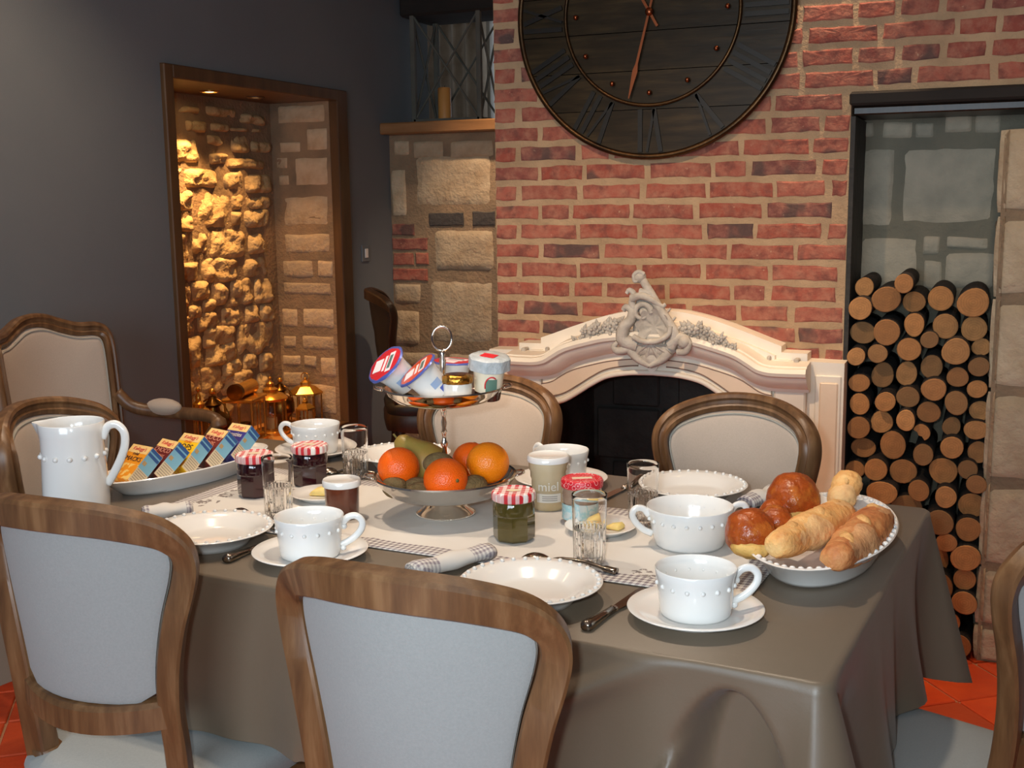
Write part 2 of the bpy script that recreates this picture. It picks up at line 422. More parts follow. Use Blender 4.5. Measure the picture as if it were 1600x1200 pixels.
LOGS=[(-0.353,1.105,0.027,0.029,0.05,0),(-0.286,1.073,0.041,0.038,0.0,0),(-0.235,1.124,0.026,0.028,-0.03,0),(-0.211,1.063,0.033,0.03,0.05,0),(-0.137,1.075,0.035,0.037,0.05,0),(-0.047,1.07,0.043,0.041,0.0,0),(-0.368,1.047,0.033,0.034,-0.03,0),(-0.362,0.968,0.037,0.034,0.05,0),(-0.28,0.977,0.037,0.039,0.0,0),(-0.205,1.0,0.028,0.035,0.0,0),(-0.12,0.995,0.036,0.036,0.05,0),(-0.042,0.989,0.037,0.035,0.05,0),(-0.161,0.957,0.026,0.024,0.0,0),(-0.087,0.928,0.039,0.038,0.0,0),(-0.02,0.935,0.027,0.025,0.05,0),(-0.216,0.928,0.033,0.035,0.0,0),(-0.303,0.913,0.029,0.027,0.0,0),(-0.373,0.903,0.026,0.027,-0.03,0),(-0.153,0.873,0.031,0.035,0.05,0),(-0.023,0.885,0.029,0.028,0.0,0),(-0.292,0.839,0.033,0.038,0.05,0),(-0.222,0.85,0.03,0.036,0.05,0),(-0.079,0.851,0.03,0.029,0.0,0),(-0.354,0.82,0.03,0.028,0.0,0),(-0.142,0.814,0.035,0.033,0.0,0),(-0.025,0.818,0.027,0.027,0.0,0),(-0.213,0.786,0.033,0.031,0.0,0),(-0.276,0.769,0.03,0.029,0.0,0),(-0.351,0.755,0.028,0.034,0.0,0),(-0.079,0.777,0.032,0.035,0.0,0),(-0.014,0.748,0.03,0.029,0.05,0),(-0.154,0.742,0.033,0.032,0.0,0),(-0.214,0.723,0.026,0.032,-0.03,0),(-0.351,0.683,0.034,0.033,0.0,0),(-0.289,0.696,0.034,0.033,0.05,0),(-0.09,0.698,0.026,0.028,0.05,0),(-0.021,0.697,0.034,0.029,0.0,0),(-0.171,0.682,0.024,0.026,0.0,1),(-0.253,0.629,0.038,0.042,0.05,0),(-0.34,0.611,0.037,0.03,0.05,0),(-0.085,0.644,0.032,0.033,0.0,0),(-0.014,0.623,0.028,0.033,0.05,0),(-0.164,0.613,0.028,0.034,0.0,0),(-0.365,0.546,0.029,0.027,0.05,0),(-0.297,0.557,0.035,0.033,0.0,0),(-0.221,0.548,0.04,0.037,0.05,0),(-0.107,0.561,0.041,0.039,0.05,0),(-0.039,0.577,0.028,0.028,0.0,0),(-0.013,0.538,0.028,0.028,0.0,0),(-0.276,0.489,0.045,0.036,0.0,0),(-0.172,0.502,0.03,0.033,0.0,0),(-0.095,0.494,0.03,0.033,0.0,0),(-0.022,0.46,0.039,0.037,0.05,0),(-0.207,0.431,0.045,0.044,0.05,0),(-0.109,0.415,0.039,0.039,0.0,0),(-0.029,0.397,0.035,0.037,0.0,0),(-0.153,0.356,0.024,0.033,0.0,0),(-0.087,0.355,0.03,0.028,0.0,0),(-0.116,0.283,0.036,0.044,0.05,0),(-0.032,0.313,0.041,0.041,0.0,0),(-0.097,0.213,0.034,0.044,0.0,0),(-0.032,0.242,0.033,0.032,0.0,0),(-0.029,0.176,0.035,0.036,0.0,0),(-0.067,0.107,0.03,0.03,0.0,0),(-0.142,0.043,0.036,0.045,0.0,0),(-0.042,0.041,0.039,0.036,0.0,0),(-0.199,0.025,0.016,0.029,0.0,0)]
STONES_BACK=[(-2.684,1.338,-2.244,1.608),(-2.805,1.291,-2.721,1.545),(-2.579,1.029,-2.24,1.239),(-2.613,0.658,-2.246,1.0),(-2.811,0.858,-2.648,0.969),(-2.814,0.65,-2.663,0.834),(-2.785,1.601,-2.698,1.674),(-2.683,1.584,-2.504,1.67),(-2.485,1.577,-2.24,1.664)]
BRICKS_BACK=[(-2.804,1.207,-2.683,1.263),(-2.806,1.136,-2.609,1.191),(-2.804,1.059,-2.692,1.119),(-2.677,1.064,-2.606,1.119),(-2.807,0.98,-2.613,1.038),(-2.595,1.254,-2.408,1.317),(-2.359,1.253,-2.241,1.32)]
STONES_LOGNICHE=[(-0.41,1.558,-0.367,1.607),(-0.343,1.551,-0.249,1.605),(-0.246,1.552,-0.187,1.601),(-0.162,1.56,-0.077,1.618),(-0.072,1.555,0.004,1.617),(-0.413,1.267,-0.298,1.533),(-0.291,1.27,0.008,1.535),(-0.403,1.076,-0.213,1.252),(-0.208,1.186,-0.155,1.251),(-0.146,1.21,-0.014,1.248),(-0.144,1.08,0.009,1.201),(-0.205,1.077,-0.144,1.179)]
STONES_NICHE=[(3.916,1.554,4.086,1.645),(3.917,1.454,3.98,1.528),(3.996,1.447,4.195,1.522),(3.92,1.348,4.031,1.431),(4.068,1.272,4.285,1.42),(3.911,1.264,4.023,1.331),(4.26,1.436,4.394,1.519),(4.158,1.628,4.243,1.671),(4.164,1.55,4.276,1.594),(4.291,1.532,4.565,1.574),(4.475,1.608,4.615,1.657),(4.402,1.731,4.588,1.773),(4.188,1.689,4.301,1.722),(3.975,1.754,4.14,1.78),(4.017,1.678,4.152,1.724),(4.316,1.697,4.564,1.713),(4.304,1.351,4.387,1.416),(4.4,1.268,4.587,1.343),(4.3,1.278,4.367,1.336),(3.91,1.15,3.989,1.26),(4.017,1.168,4.107,1.26),(4.128,1.138,4.383,1.261),(4.419,1.147,4.533,1.235),(4.163,1.752,4.373,1.793),(4.326,1.603,4.456,1.674),(4.42,1.424,4.615,1.505),(4.412,1.348,4.594,1.408),(3.91,1.052,4.052,1.129),(4.076,1.033,4.326,1.14),(4.37,1.04,4.553,1.125),(3.907,0.948,3.98,1.042),(3.997,0.964,4.111,1.046),(4.129,0.933,4.228,1.04),(4.267,0.915,4.427,1.037),(4.449,0.91,4.569,1.025),(3.967,0.89,4.049,0.946),(4.061,0.903,4.151,0.965),(4.023,0.827,4.15,0.91),(4.192,0.83,4.315,0.911),(4.371,0.83,4.465,0.906),(4.484,0.825,4.582,0.903),(3.91,0.822,3.999,0.9),(4.055,0.752,4.266,0.837),(4.297,0.68,4.577,0.825),(3.912,0.678,4.035,0.812),(4.06,0.667,4.271,0.766),(4.177,0.602,4.314,0.673),(4.334,0.614,4.441,0.692),(4.458,0.589,4.563,0.672),(3.912,0.562,4.008,0.688),(4.027,0.546,4.154,0.672),(4.16,0.522,4.395,0.617),(4.426,0.444,4.545,0.586),(3.933,0.453,4.066,0.568),(4.097,0.417,4.262,0.548)]
STONES_NSIDE=[(-3.132,1.734,-2.822,1.827),(-2.969,1.608,-2.828,1.719),(-3.121,1.604,-2.994,1.658),(-3.14,1.532,-3.072,1.592),(-3.124,1.456,-3.066,1.508),(-3.044,1.444,-2.821,1.593),(-3.119,1.258,-2.814,1.415),(-3.123,1.137,-2.82,1.237),(-3.137,1.023,-2.95,1.112),(-2.937,1.025,-2.815,1.113),(-3.143,0.943,-2.818,1.005),(-3.145,0.785,-3.055,0.883),(-3.036,0.785,-2.817,0.885),(-3.143,0.685,-3.065,0.748),(-3.043,0.679,-2.812,0.755),(-3.157,0.601,-3.046,0.654),(-3.035,0.597,-2.957,0.655),(-2.941,0.55,-2.809,0.655),(-3.157,0.493,-3.025,0.572),(-3.014,0.365,-2.817,0.525),(-3.171,0.359,-3.031,0.469)]
PILLAR_Z=[1.556, 1.319, 1.083, 0.818, 0.547, 0.287, 0.108, -0.011]

# ================================================================== SETTING
random.seed(11)
XL, YB, XC0, YC = -2.81, 5.15, -1.54, 3.55      # left wall, alcove back, chimney breast left edge and face
XR, YR, ZC = 2.2, -1.8, 2.75
LN0, LN1, LNZ = -0.405, 0.36, 1.655             # log niche
# floor: base slab and laid terracotta tiles
fl_o = struct(MB().box(XL - 0.5, XR, YR, YB + 2.2, -0.12, -0.006).build('floor', 'grout'))
TS = 0.21
tile_meshes = []
for k in range(4):
    b = MB(); h = TS / 2 - 0.004; j = lambda: random.uniform(-0.002, 0.002)
    b.rbox(-h + j(), h + j(), -h + j(), h + j(), -0.02, 0.0 + random.uniform(-0.001, 0.001), 0.003)
    o = b.build('tile', 'tile'); tile_meshes.append(o.data); bpy.data.objects.remove(o)
far_tiles = MB(); ntile = 0
c45 = math.cos(math.radians(38)); s45 = math.sin(math.radians(38))
for i in range(-60, 60):
    for j in range(-60, 60):
        u, v_ = i * TS, j * TS
        x = u * c45 - v_ * s45 - 0.3; y = u * s45 + v_ * c45 + 1.0
        if not (XL + 0.1 < x < XR - 0.15 and YR + 0.15 < y < YB + 0.05): continue
        if x > XC0 - 0.1 and y > YC - 0.02 and not (LN0 - 0.1 < x < LN1 and y < YC + 0.2): continue
        vis = (-0.75 < x < 0.75 and 0.9 < y < 3.6) or (x < -1.2 and 0.7 < y < 2.4)
        if vis and ntile < 290:
            o = link('tile', random.choice(tile_meshes), fl_o, (x, y, 0), (0, 0, math.radians(38) + random.choice((0, PI / 2, PI)))); ntile += 1
        else:
            h = TS / 2 - 0.004
            far_tiles.box(-h, h, -h, h, -0.02, 0, 0, T(x, y, 0) @ RZ(math.radians(38)))
o = far_tiles.build('tile_field', 'tile', fl_o); o['kind'] = 'stuff'
struct(MB().box(XL - 0.5, XR, YR, YB + 2.2, ZC, ZC + 0.1).build('ceiling', 'ceiling'))
# left wall with the stone niche opening
NY0, NY1, NZ0, NZ1 = 3.447, 4.725, 0.292, 1.882
wl = MB()
wl.box(XL - 0.1, XL, YR, NY0, 0, ZC).box(XL - 0.1, XL, NY1, YB + 0.45, 0, ZC).box(XL - 0.1, XL, NY0, NY1, 0, NZ0).box(XL - 0.1, XL, NY0, NY1, NZ1, ZC)
wl_o = struct(wl.build('wall_left', 'grey_wall'))
# right wall and rear wall (with the window that lets the daylight in)
struct(MB().box(XR, XR + 0.1, YR, YB, 0, ZC).build('wall_right', 'grey_wall'))
wr = MB(); a0, a1, b0, b1 = -1.6, 0.4, 0.9, 2.2
wr.box(XL - 0.1, a0, YR - 0.1, YR, 0, ZC).box(a1, XR + 0.1, YR - 0.1, YR, 0, ZC).box(a0, a1, YR - 0.1, YR, 0, b0).box(a0, a1, YR - 0.1, YR, b1, ZC)
struct(wr.build('wall_rear', 'grey_wall'))
win = struct(MB().box(a0, a1, YR - 0.09, YR - 0.03, b0, b0 + 0.05).box(a0, a1, YR - 0.09, YR - 0.03, b1 - 0.05, b1).box(a0, a0 + 0.05, YR - 0.09, YR - 0.03, b0, b1).box(a1 - 0.05, a1, YR - 0.09, YR - 0.03, b0, b1).box(-0.625, -0.575, YR - 0.09, YR - 0.03, b0, b1).build('window_1', 'grey_wall'))
for x0, x1 in ((a0 + 0.05, -0.625), (-0.575, a1 - 0.05)):
    MB().box(x0, x1, YR - 0.052, YR - 0.048, b0 + 0.05, b1 - 0.05).build('pane', 'pane', win)
# ---- stones: rough faced block whose face looks along -y, set into its bed
def stone_mesh(wd, ht, proud, rough, seed, nx=8, nz=6, ashlar=False):
    b = MB()
    def fn(u, v):
        x = (u - 0.5) * 2; z = (v - 0.5) * 2
        pw = 16 if ashlar else 5
        if ashlar: x = math.copysign(min(1.0, abs(x) * 1.0), x)
        e = (1 - abs(x) ** pw) * (1 - abs(z) ** pw)
        # round the outline a little and shake it
        k = 1 - (0.025 if ashlar else 0.10) * (abs(x) ** 3) * (abs(z) ** 3)
        p = Vector((x * wd / 2 * k, 0, z * ht / 2 * k))
        q = Vector((p.x * 14 + seed * 7.3, seed * 3.1, p.z * 14))
        nz_ = noise.fractal(q, 0.9, 2.1, 4)
        p.x += 0.006 * noise.noise(q * 0.6 + Vector((9, 0, 0))); p.z += 0.006 * noise.noise(q * 0.6 + Vector((0, 5, 9)))
        p.y = 0.012 - e * (proud + 0.012) - e * rough * nz_
        return p
    b.grid(fn, nx, nz); b.keep = False
    return b
def lay_stones(rects, parent, plane, at, proud, rough, mat, res=(8, 6), gs=1.05, ashlar=False):
    for i, (a0, z0, a1, z1) in enumerate(rects):
        wd, ht = a1 - a0, z1 - z0
        pr = proud * random.uniform(0.6, 1.3)
        b = stone_mesh(wd * gs, ht * gs, pr, rough, i + len(rects) * 3, *res, ashlar)
        c = ((a0 + a1) / 2, (z0 + z1) / 2)
        if plane == 'y': b.build('stone', mat, parent, True, (c[0], at, c[1]))
        else: b.build('stone', mat, parent, True, (at, c[0], c[1]), (0, 0, PI / 2))
# niche shell
MAT['sill_wood'] = wood_mat('honey_wood', srgb(170, 112, 60), srgb(190, 130, 72), srgb(206, 148, 88), 0.6, 0.4, 1)
nb = struct(MB().box(-3.24, -3.16, 3.40, 4.75, 0.25, 1.90).build('wall_niche_back', 'mortar_grey'))
lay_stones(STONES_NICHE, nb, 'x', -3.16, 0.016, 0.026, 'limestone_rough', (16, 12), 1.16)
extra = []
for k in range(14):
    z = 0.40 + k * 0.105; extra.append((3.50 + random.uniform(0, 0.03), z, 3.68 + random.uniform(-0.02, 0.03), z + 0.085)); extra.append((3.72 + random.uniform(-0.01, 0.02), z, 3.88 + random.uniform(-0.02, 0.01), z + 0.085))
lay_stones(extra, nb, 'x', -3.16, 0.022, 0.028, 'limestone_rough', (8, 6))
ns = struct(MB().box(-3.16, XL - 0.004, 4.640, 4.73, 0.25, 1.90).build('wall_niche_side', 'mortar_grey'))
lay_stones([(a, b, min(c, XL - 0.04), d) for a, b, c, d in STONES_NSIDE], ns, 'y', 4.640, 0.004, 0.004, 'limestone', (9, 7), 1.06, True)
struct(MB().box(-3.16, XL - 0.02, 3.40, 3.495, 0.25, 1.90).build('wall_niche_near', 'mortar_grey'))
sf = struct(MB().box(-3.16, XL - 0.002, 3.497, 4.634, 0.26, 0.345).build('trim_4', 'sill_wood')); sf['label'] = 'honey coloured wooden sill inside the stone niche'
nc = struct(MB().box(-3.16, XL - 0.02, 3.497, 4.634, 1.833, 1.90).build('trim_5', 'frame_wood')); nc['label'] = 'wooden soffit of the stone niche'
fr = MB(); fx0, fx1 = XL - 0.03, XL + 0.018
fr.rbox(fx0, fx1, NY0, NY0 + 0.052, NZ0, NZ1).rbox(fx0, fx1, NY1 - 0.09, NY1, NZ0, NZ1).rbox(fx0, fx1, NY0 + 0.05, NY1 - 0.088, NZ1 - 0.05, NZ1).rbox(fx0, fx1, NY0 + 0.05, NY1 - 0.088, NZ0, NZ0 + 0.055)
tr = struct(fr.build('trim_1', 'frame_wood')); tr['label'] = 'plain brown wooden frame around the lit stone niche'
# light switch on the left wall
sw = thing('light_switch', 'small pale switch plate on the grey wall right of the niche', 'switch', (XL, 4.87, 1.13))
MB().rbox(0, 0.008, -0.035, 0.035, -0.04, 0.04, 0.002).build('plate', 'grey_wall', sw)
MB().rbox(0.008, 0.013, -0.014, 0.014, -0.022, 0.022, 0.002).build('rocker', 'ceramic', sw)
# alcove back wall: stone below the ledge, opening above it
OPZ0, OPZ1, OPX0 = 1.76, 2.30, XL
wb = MB(); wb.box(XL, XC0 + 0.1, YB, YB + 0.45, 0, 1.70)
wb_o = struct(wb.build('wall_back', 'mortar_grey'))
lay_stones(STONES_BACK, wb_o, 'y', YB, 0.010, 0.007, 'limestone', (10, 8), 1.03, True)
low = []
for k in range(5):
    z = 0.02 + k * 0.125; x = XL
    while x < XC0 - 0.1:
        wd = random.uniform(0.16, 0.34); low.append((x + 0.01, z, min(x + wd, XC0), z + 0.105)); x += wd + 0.02
for k in range(6):
    z = 0.66 + k * 0.17; low.append((-2.225, z, -1.93 + random.uniform(-0.05, 0.05), z + 0.15)); low.append((-1.86, z, -1.56, z + 0.15))
lay_stones(low, wb_o, 'y', YB, 0.010, 0.007, 'limestone', (6, 5))
def brick_mesh(L, H, dp, k):
    """brick face with worn, uneven arrises"""
    b = MB(); rg = random.Random(k * 13 + int(L * 1000)); j = lambda a: rg.uniform(-a, a)
    h, l = H / 2, L / 2; n = max(3, int(L / 0.028)); ol = []
    for i in range(n): ol.append((-l + 2 * l * i / n + (j(0.002) if i else j(0.003)), -h + j(0.0028)))
    ol.append((l + j(0.003), -h + j(0.003)))
    ol.append((l + j(0.002), j(0.008)))
    for i in range(n): ol.append((l - 2 * l * i / n + j(0.002), h + j(0.0028)))
    ol.append((-l + j(0.003), h + j(0.003)))
    ol.append((-l + j(0.002), j(0.008)))
    m = len(ol); v = [(x, 0.01, z) for x, z in ol] + [(x, -dp * 0.5, z) for x, z in ol] + [(x * (1 - 0.004 / l), -dp + j(0.0008), z * (1 - 0.0045 / h)) for x, z in ol] + [(0, -dp, 0)]
    f = []
    for a in (0, m):
        for i in range(m): f.append((a + i, a + (i + 1) % m, a + m + (i + 1) % m, a + m + i))
    for i in range(m): f.append((2 * m + i, 2 * m + (i + 1) % m, 3 * m))
    b.add(v, f)
    ob = b.build('brick', 'brick'); me = ob.data; bpy.data.objects.remove(ob); return me
random.seed(5)
for i, (x0, z0, x1, z1) in enumerate(BRICKS_BACK):
    me = brick_mesh(x1 - x0, z1 - z0, 0.008, i)
    if i >= 5:
        me.materials.clear(); me.materials.append(M('burnt_brick', srgb(82, 74, 68), srgb(60, 56, 54), 16, 0.9, 0.6, 60))
    link('brick', me, wb_o, ((x0 + x1) / 2, YB, (z0 + z1) / 2))
# plaster above the ledge and the lintel beam
up = MB(); up.box(OPX0, XC0 + 0.1, YB + 0.15, YB + 0.45, OPZ1 + 0.2, ZC)
struct(up.build('wall_back_upper', 'grey_wall'))
lg = struct(MB().rbox(XL - 0.0, XC0, YB - 0.10, YB + 0.45, 1.70, 1.755, 0.006).build('trim_2', 'ledge_wood')); lg['label'] = 'thick brown wooden ledge on top of the alcove stone wall'
bm_ = struct(MB().rbox(-2.79, XC0, YB + 0.10, YB + 0.44, OPZ1 - 0.02, OPZ1 + 0.30, 0.012).build('trim_3', 'black_wood')); bm_['label'] = 'blackened timber beam above the alcove opening'
# the room seen through the opening
struct(MB().box(-4.2, XC0 + 0.1, YB + 2.0, YB + 2.1, 0, ZC).box(-4.3, -4.2, YB + 0.45, YB + 2.1, 0, ZC).box(-4.2, XL - 0.1, YB + 0.42, YB + 0.45, 0, ZC).build('wall_far_room', 'ceiling'))
w2 = struct(MB().box(-3.10, -2.05, YB + 1.93, YB + 1.99, 1.72, 2.66).build('window_2', 'ceramic'))
MB().box(-3.06, -2.09, YB + 1.915, YB + 1.928, 1.76, 2.62).build('pane', 'sky_glow', w2)
cu = MB(); cu.grid(lambda u, v: (-3.65 + 0.58 * u, YB + 1.80 + 0.03 * math.sin(u * 38), 0.1 + 2.5 * v), 60, 2)
tag(cu.build('curtain', M('beige_curtain', srgb(186, 168, 148), srgb(160, 142, 122), 9, 0.9), None, True), 'pale beige curtain beside the bright window beyond the opening', 'curtain')
# chimney breast
ch = MB(); FX0, FX1, FZ = -1.345, -0.58, 0.86
ch.box(XC0, FX0, YC, 4.1, 0, ZC).box(FX1, LN0, YC, 4.1, 0, ZC).box(FX0, FX1, YC, 4.1, FZ, ZC)
ch.box(LN0, LN1 + 0.3, YC, 4.1, LNZ + 0.02, ZC).box(LN1, XR, YC, 4.1, 0, LNZ + 0.02).box(LN1 + 0.3, XR, YC, 4.1, LNZ, ZC)
ch.box(XC0, XC0 + 0.2, 4.1, YB + 2.1, 0, ZC)
ch_o = struct(ch.build('wall_chimney', 'mortar'))
lb = struct(MB().box(LN0, LN1, 3.85, 4.1, 0, LNZ + 0.02).build('wall_log_niche', 'mortar_dark'))
lay_stones(STONES_LOGNICHE, lb, 'y', 3.85, 0.008, 0.006, 'stone_green', (9, 7), 1.03, True)
li = struct(MB().rbox(LN0 - 0.004, LN1 + 0.004, YC - 0.02, 3.85, LNZ - 0.02, LNZ + 0.018, 0.006).build('trim_6', 'black_wood')); li['label'] = 'dark timber lintel over the firewood niche'
MB().rbox(LN0 + 0.002, LN1 - 0.002, YC + 0.03, 3.84, LNZ - 0.045, LNZ - 0.021, 0.004).build('lower_board', 'dark_wood', li)
jb = struct(MB().box(LN0 + 0.001, LN0 + 0.014, YC - 0.004, 3.85, 0, LNZ - 0.05).build('trim_7', 'soot')); jb['label'] = 'dark side board lining the firewood niche'
# limestone pillar right of the logs
pl = struct(MB().box(0.012, LN1, YC - 0.02, 3.85, 0, 1.53).build('wall_pillar', 'mortar_grey'))
for i in range(len(PILLAR_Z) - 1):
    z1, z0 = PILLAR_Z[i], max(0.002, PILLAR_Z[i + 1])
    b = stone_mesh(0.36, (z1 - z0) * 0.99, 0.010, 0.006, i + 90, 12, 10, True)
    b.build('stone', 'limestone', pl, True, (0.002 + 0.18, YC - 0.02, (z0 + z1) / 2))
    b = stone_mesh(0.36, (z1 - z0) * 0.99, 0.010, 0.004, i + 70, 8, 8, True)
    b.build('stone', 'limestone', pl, True, (0.012, YC + 0.145, (z0 + z1) / 2), (0, 0, -PI / 2))
# bricks of the chimney breast
COURSE, BH = 0.063, 0.0435
blib = {}
for kind, L in (('s', 0.190), ('h', 0.092), ('q', 0.140)):
    blib[kind] = [(brick_mesh(L, BH, 0.0045, k), L) for k in range(5)]
random.seed(21)
row = 0; z = 0.80
cut = {}
def add_brick(x0, L, z, me=None):
    key = round(L, 2)
    if me is None:
        if key not in cut: cut[key] = brick_mesh(key, BH, 0.0045, 77)
        me = cut[key]
    link('brick', me, ch_o, (x0 + L / 2, YC + random.uniform(0, 0.002), z + COURSE / 2), (0, random.uniform(-0.008, 0.008), 0))
while z < 2.16:
    x = XC0
    xend = LN0 - 0.004 if z < LNZ + 0.02 else 0.42
    first = True
    while x < xend - 0.03:
        g = random.uniform(0.014, 0.022)
        if first: L = 0.075 if row % 2 else 0.150
        else:
            r = random.random(); L = 0.190 if r < 0.72 else (0.092 if r < 0.9 else 0.140)
            if z > LNZ + 0.02 and x > -0.5: L = 0.10 if row % 2 else (0.092 if r < 0.5 else 0.19)
        if x + L > xend: L = xend - x
        if L > 0.035:
            lib = {0.190: 's', 0.092: 'h', 0.140: 'q'}.get(round(L, 3))
            add_brick(x, L, z, random.choice(blib[lib])[0] if lib else None)
        x += L + g; first = False
    x = LN1 + 0.008 if z < LNZ + 0.02 else x
    while x < 0.75:
        L = 0.190 if random.random() < 0.75 else 0.092
        add_brick(x, L, z, random.choice(blib['s' if L > 0.1 else 'h'])[0]); x += L + 0.017
    row += 1; z += COURSE
# baseboard along the left wall
bb = struct(MB().rbox(XL, XL + 0.014, YR, 3.44, 0, 0.11, 0.003).build('baseboard_left', 'grey_wall'))
# recessed fittings for the ceiling spots and for the added ones
for i, (lo, ai, en, cone, bl) in enumerate(SPOTS):
    t = thing('ceiling_and_added_spot', 'recessed ceiling spot ' + ['over the cereal end of the table', 'over the bread end of the table', 'close to the brick wall beside the clock', 'added in front of the clock to wash the mantel', 'added to brighten the firewood niche', 'added to brighten the stone alcove', 'added to brighten the armchair by the grey wall'][i], 'spotlight', (lo[0], lo[1], ZC), 0, 'recessed ceiling spots')
    MB().lathe([(0.058, 0), (0.058, -0.006), (0.044, -0.008), (0.042, 0.0)], 24, close=True).build('ring', 'steel', t)
    MB().lathe([(0.0, -0.001), (0.040, -0.001)], 24).build('bulb', 'bulb', t)
# niche spots
for i, (y, on) in enumerate(((3.98, 1), (4.30, 0))):
    t = thing('niche_spot', ['lit recessed spot in the niche soffit', 'dim recessed spot in the niche soffit'][i], 'spotlight', (-3.0, y, 1.833))
    MB().lathe([(0.040, 0), (0.040, -0.004), (0.030, -0.006), (0.029, 0.0)], 24, close=True).build('ring', 'frame_wood' if not on else 'brass', t)
    MB().lathe([(0.0, -0.002), (0.028, -0.002)], 24).build('bulb', 'bulb' if on else 'bulb_dim', t)
lamp('SPOT', 'niche_spot_light', (-3.0, 3.98, 1.82), (-3.06, 3.96, 0.4), 38, WARM2, spot_size=math.radians(82), spot_blend=0.9, shadow_soft_size=0.02)
lamp('SPOT', 'niche_dim_light', (-3.0, 4.30, 1.82), (-2.90, 4.22, 0.35), 22, WARM2, spot_size=math.radians(90), spot_blend=1.0, shadow_soft_size=0.02)

# ================================================================== FIREPLACE
fp = thing('fireplace_mantel', 'cream painted carved wooden mantel arched in front of the brick wall', 'fireplace', (-0.963, YC, 0))
def lerp_tab(tab, x):
    x = abs(x)
    for (a, b), (c, d) in zip(tab, tab[1:]):
        if a <= x <= c: return b + (d - b) * ((x - a) / (c - a) if c > a else 0)
    return tab[-1][1]
def curve_tab(pts, k=8):
    return [(p.x, p.y) for p in smoothpath([(a, b, 0) for a, b in pts], k)]
ARCH = curve_tab([(0, 1.031), (0.08, 1.027), (0.17, 1.008), (0.27, 0.975), (0.34, 0.949), (0.388, 0.932)])
UP = ARCH + [(0.3881, 0.913), (0.465, 0.912), (0.4651, 0.889), (0.573, 0.887)]
OPEN = curve_tab([(0, 0.836), (0.08, 0.832), (0.15, 0.818), (0.20, 0.792), (0.24, 0.766), (0.29, 0.736), (0.33, 0.724), (0.375, 0.718)])
def strip(up, lo, xs, y0, y1, name, mat, parent=fp, sm=False):
    b = MB(); n = len(xs)
    for (y, ) in ((y0,), (y1,)):
        pass
    v = []
    for x in xs: v += [(x, y0, lo(x)), (x, y0, up(x)), (x, y1, lo(x)), (x, y1, up(x))]
    f = []
    for i in range(n - 1):
        a, c = i * 4, i * 4 + 4
        f += [(a, c, c + 1, a + 1), (a + 2, a + 3, c + 3, c + 2), (a + 1, c + 1, c + 3, a + 3), (a, a + 2, c + 2, c)]
    f += [(0, 1, 3, 2), (4 * n - 4, 4 * n - 2, 4 * n - 1, 4 * n - 3)]
    b.add(v, f); return b.build(name, mat, parent, sm, angle=40 if sm else None)
xs_up = sorted(set([x for x, _ in UP] + [-x for x, _ in UP] + [x for x, _ in OPEN] + [-x for x, _ in OPEN] + [0.3751, -0.3751]))
upf = lambda x: lerp_tab(UP, x)
opf = lambda x: lerp_tab(OPEN, x) if abs(x) <= 0.3750001 else 0.0
strip(upf, opf, xs_up, -0.085, 0.0, 'back_board', 'mantel')
# second, smaller fascia in front of it
UP2 = curve_tab([(0, 1.000), (0.08, 0.996), (0.17, 0.977), (0.27, 0.944), (0.34, 0.918), (0.372, 0.905)]) + [(0.3721, 0.893), (0.42, 0.892)]
xs2 = sorted(set([x for x, _ in UP2] + [-x for x, _ in UP2] + [x for x, _ in OPEN] + [-x for x, _ in OPEN] + [0.3751, -0.3751]))
xs2 = [x for x in xs2 if abs(x) <= 0.4201]
strip(lambda x: lerp_tab(UP2, x), opf, xs2, -0.105, -0.084, 'fascia', 'mantel')
# cornice moulding swept along the arch
CP = [(-0.478, 0.862), (-0.42, 0.861), (-0.37, 0.862), (-0.335, 0.870), (-0.305, 0.888), (-0.265, 0.910), (-0.20, 0.930), (-0.12, 0.948), (0, 0.957)]
CP = CP + [(-x, z) for x, z in CP[-2::-1]]
pts = smoothpath([(x, 0, z) for x, z in CP], 6)
sides = []
for i, p in enumerate(pts):
    a = pts[max(0, i - 1)]; c = pts[min(len(pts) - 1, i + 1)]; t_ = (c - a).normalized(); sides.append(Vector((-t_.z, 0, t_.x)))
deps = [Vector((0, -1, 0))] * len(pts)
MB().sweep(pts, sides, deps, [(0.030, 0.10), (0.024, 0.175), (0.020, 0.178), (0.018, 0.195), (0.006, 0.205), (-0.004, 0.200), (-0.010, 0.188), (-0.022, 0.182), (-0.034, 0.165), (-0.046, 0.150), (-0.050, 0.135), (-0.060, 0.130), (-0.060, 0.10)]).build('cornice', 'mantel', fp, True, angle=35)
# frieze panel with painted lines and the moulding round the opening
def off_tab(d0): return lambda x: opf(x) + d0
CPt = [(abs(p.x), p.z) for p in pts if p.x >= -1e-6]
cpf = lambda x: lerp_tab(CPt, x)
xs3 = [i / 60 * 0.40 - 0.0 for i in range(61)]; xs3 = [-x for x in xs3[::-1]] + xs3[1:]
xs3 = [x for x in xs3 if abs(x) <= 0.372]
strip(lambda x: cpf(x) - 0.055, lambda x: opf(x) + 0.0, xs3, -0.125, -0.10, 'frieze', 'mantel')
for sg in (-1, 1):
    xsp = [sg * (0.045 + 0.325 * i / 40) for i in range(41)]
    if sg < 0: xsp = xsp[::-1]
    strip(lambda x: cpf(x) - 0.072, lambda x: opf(x) + 0.024, xsp, -0.130, -0.122, 'frieze_panel', 'mantel_panel')
    pth = [Vector((x, -0.131, opf(x) + 0.026)) for x in xsp]
    MB().tube(pth, 0.0022, 6).build('panel_line', 'mantel_line', fp, True)
    pth = [Vector((x, -0.131, cpf(x) - 0.074)) for x in xsp]
    MB().tube(pth, 0.0015, 6).build('panel_line', 'mantel_line', fp, True)
xo = [-0.374 + 0.748 * i / 80 for i in range(81)]
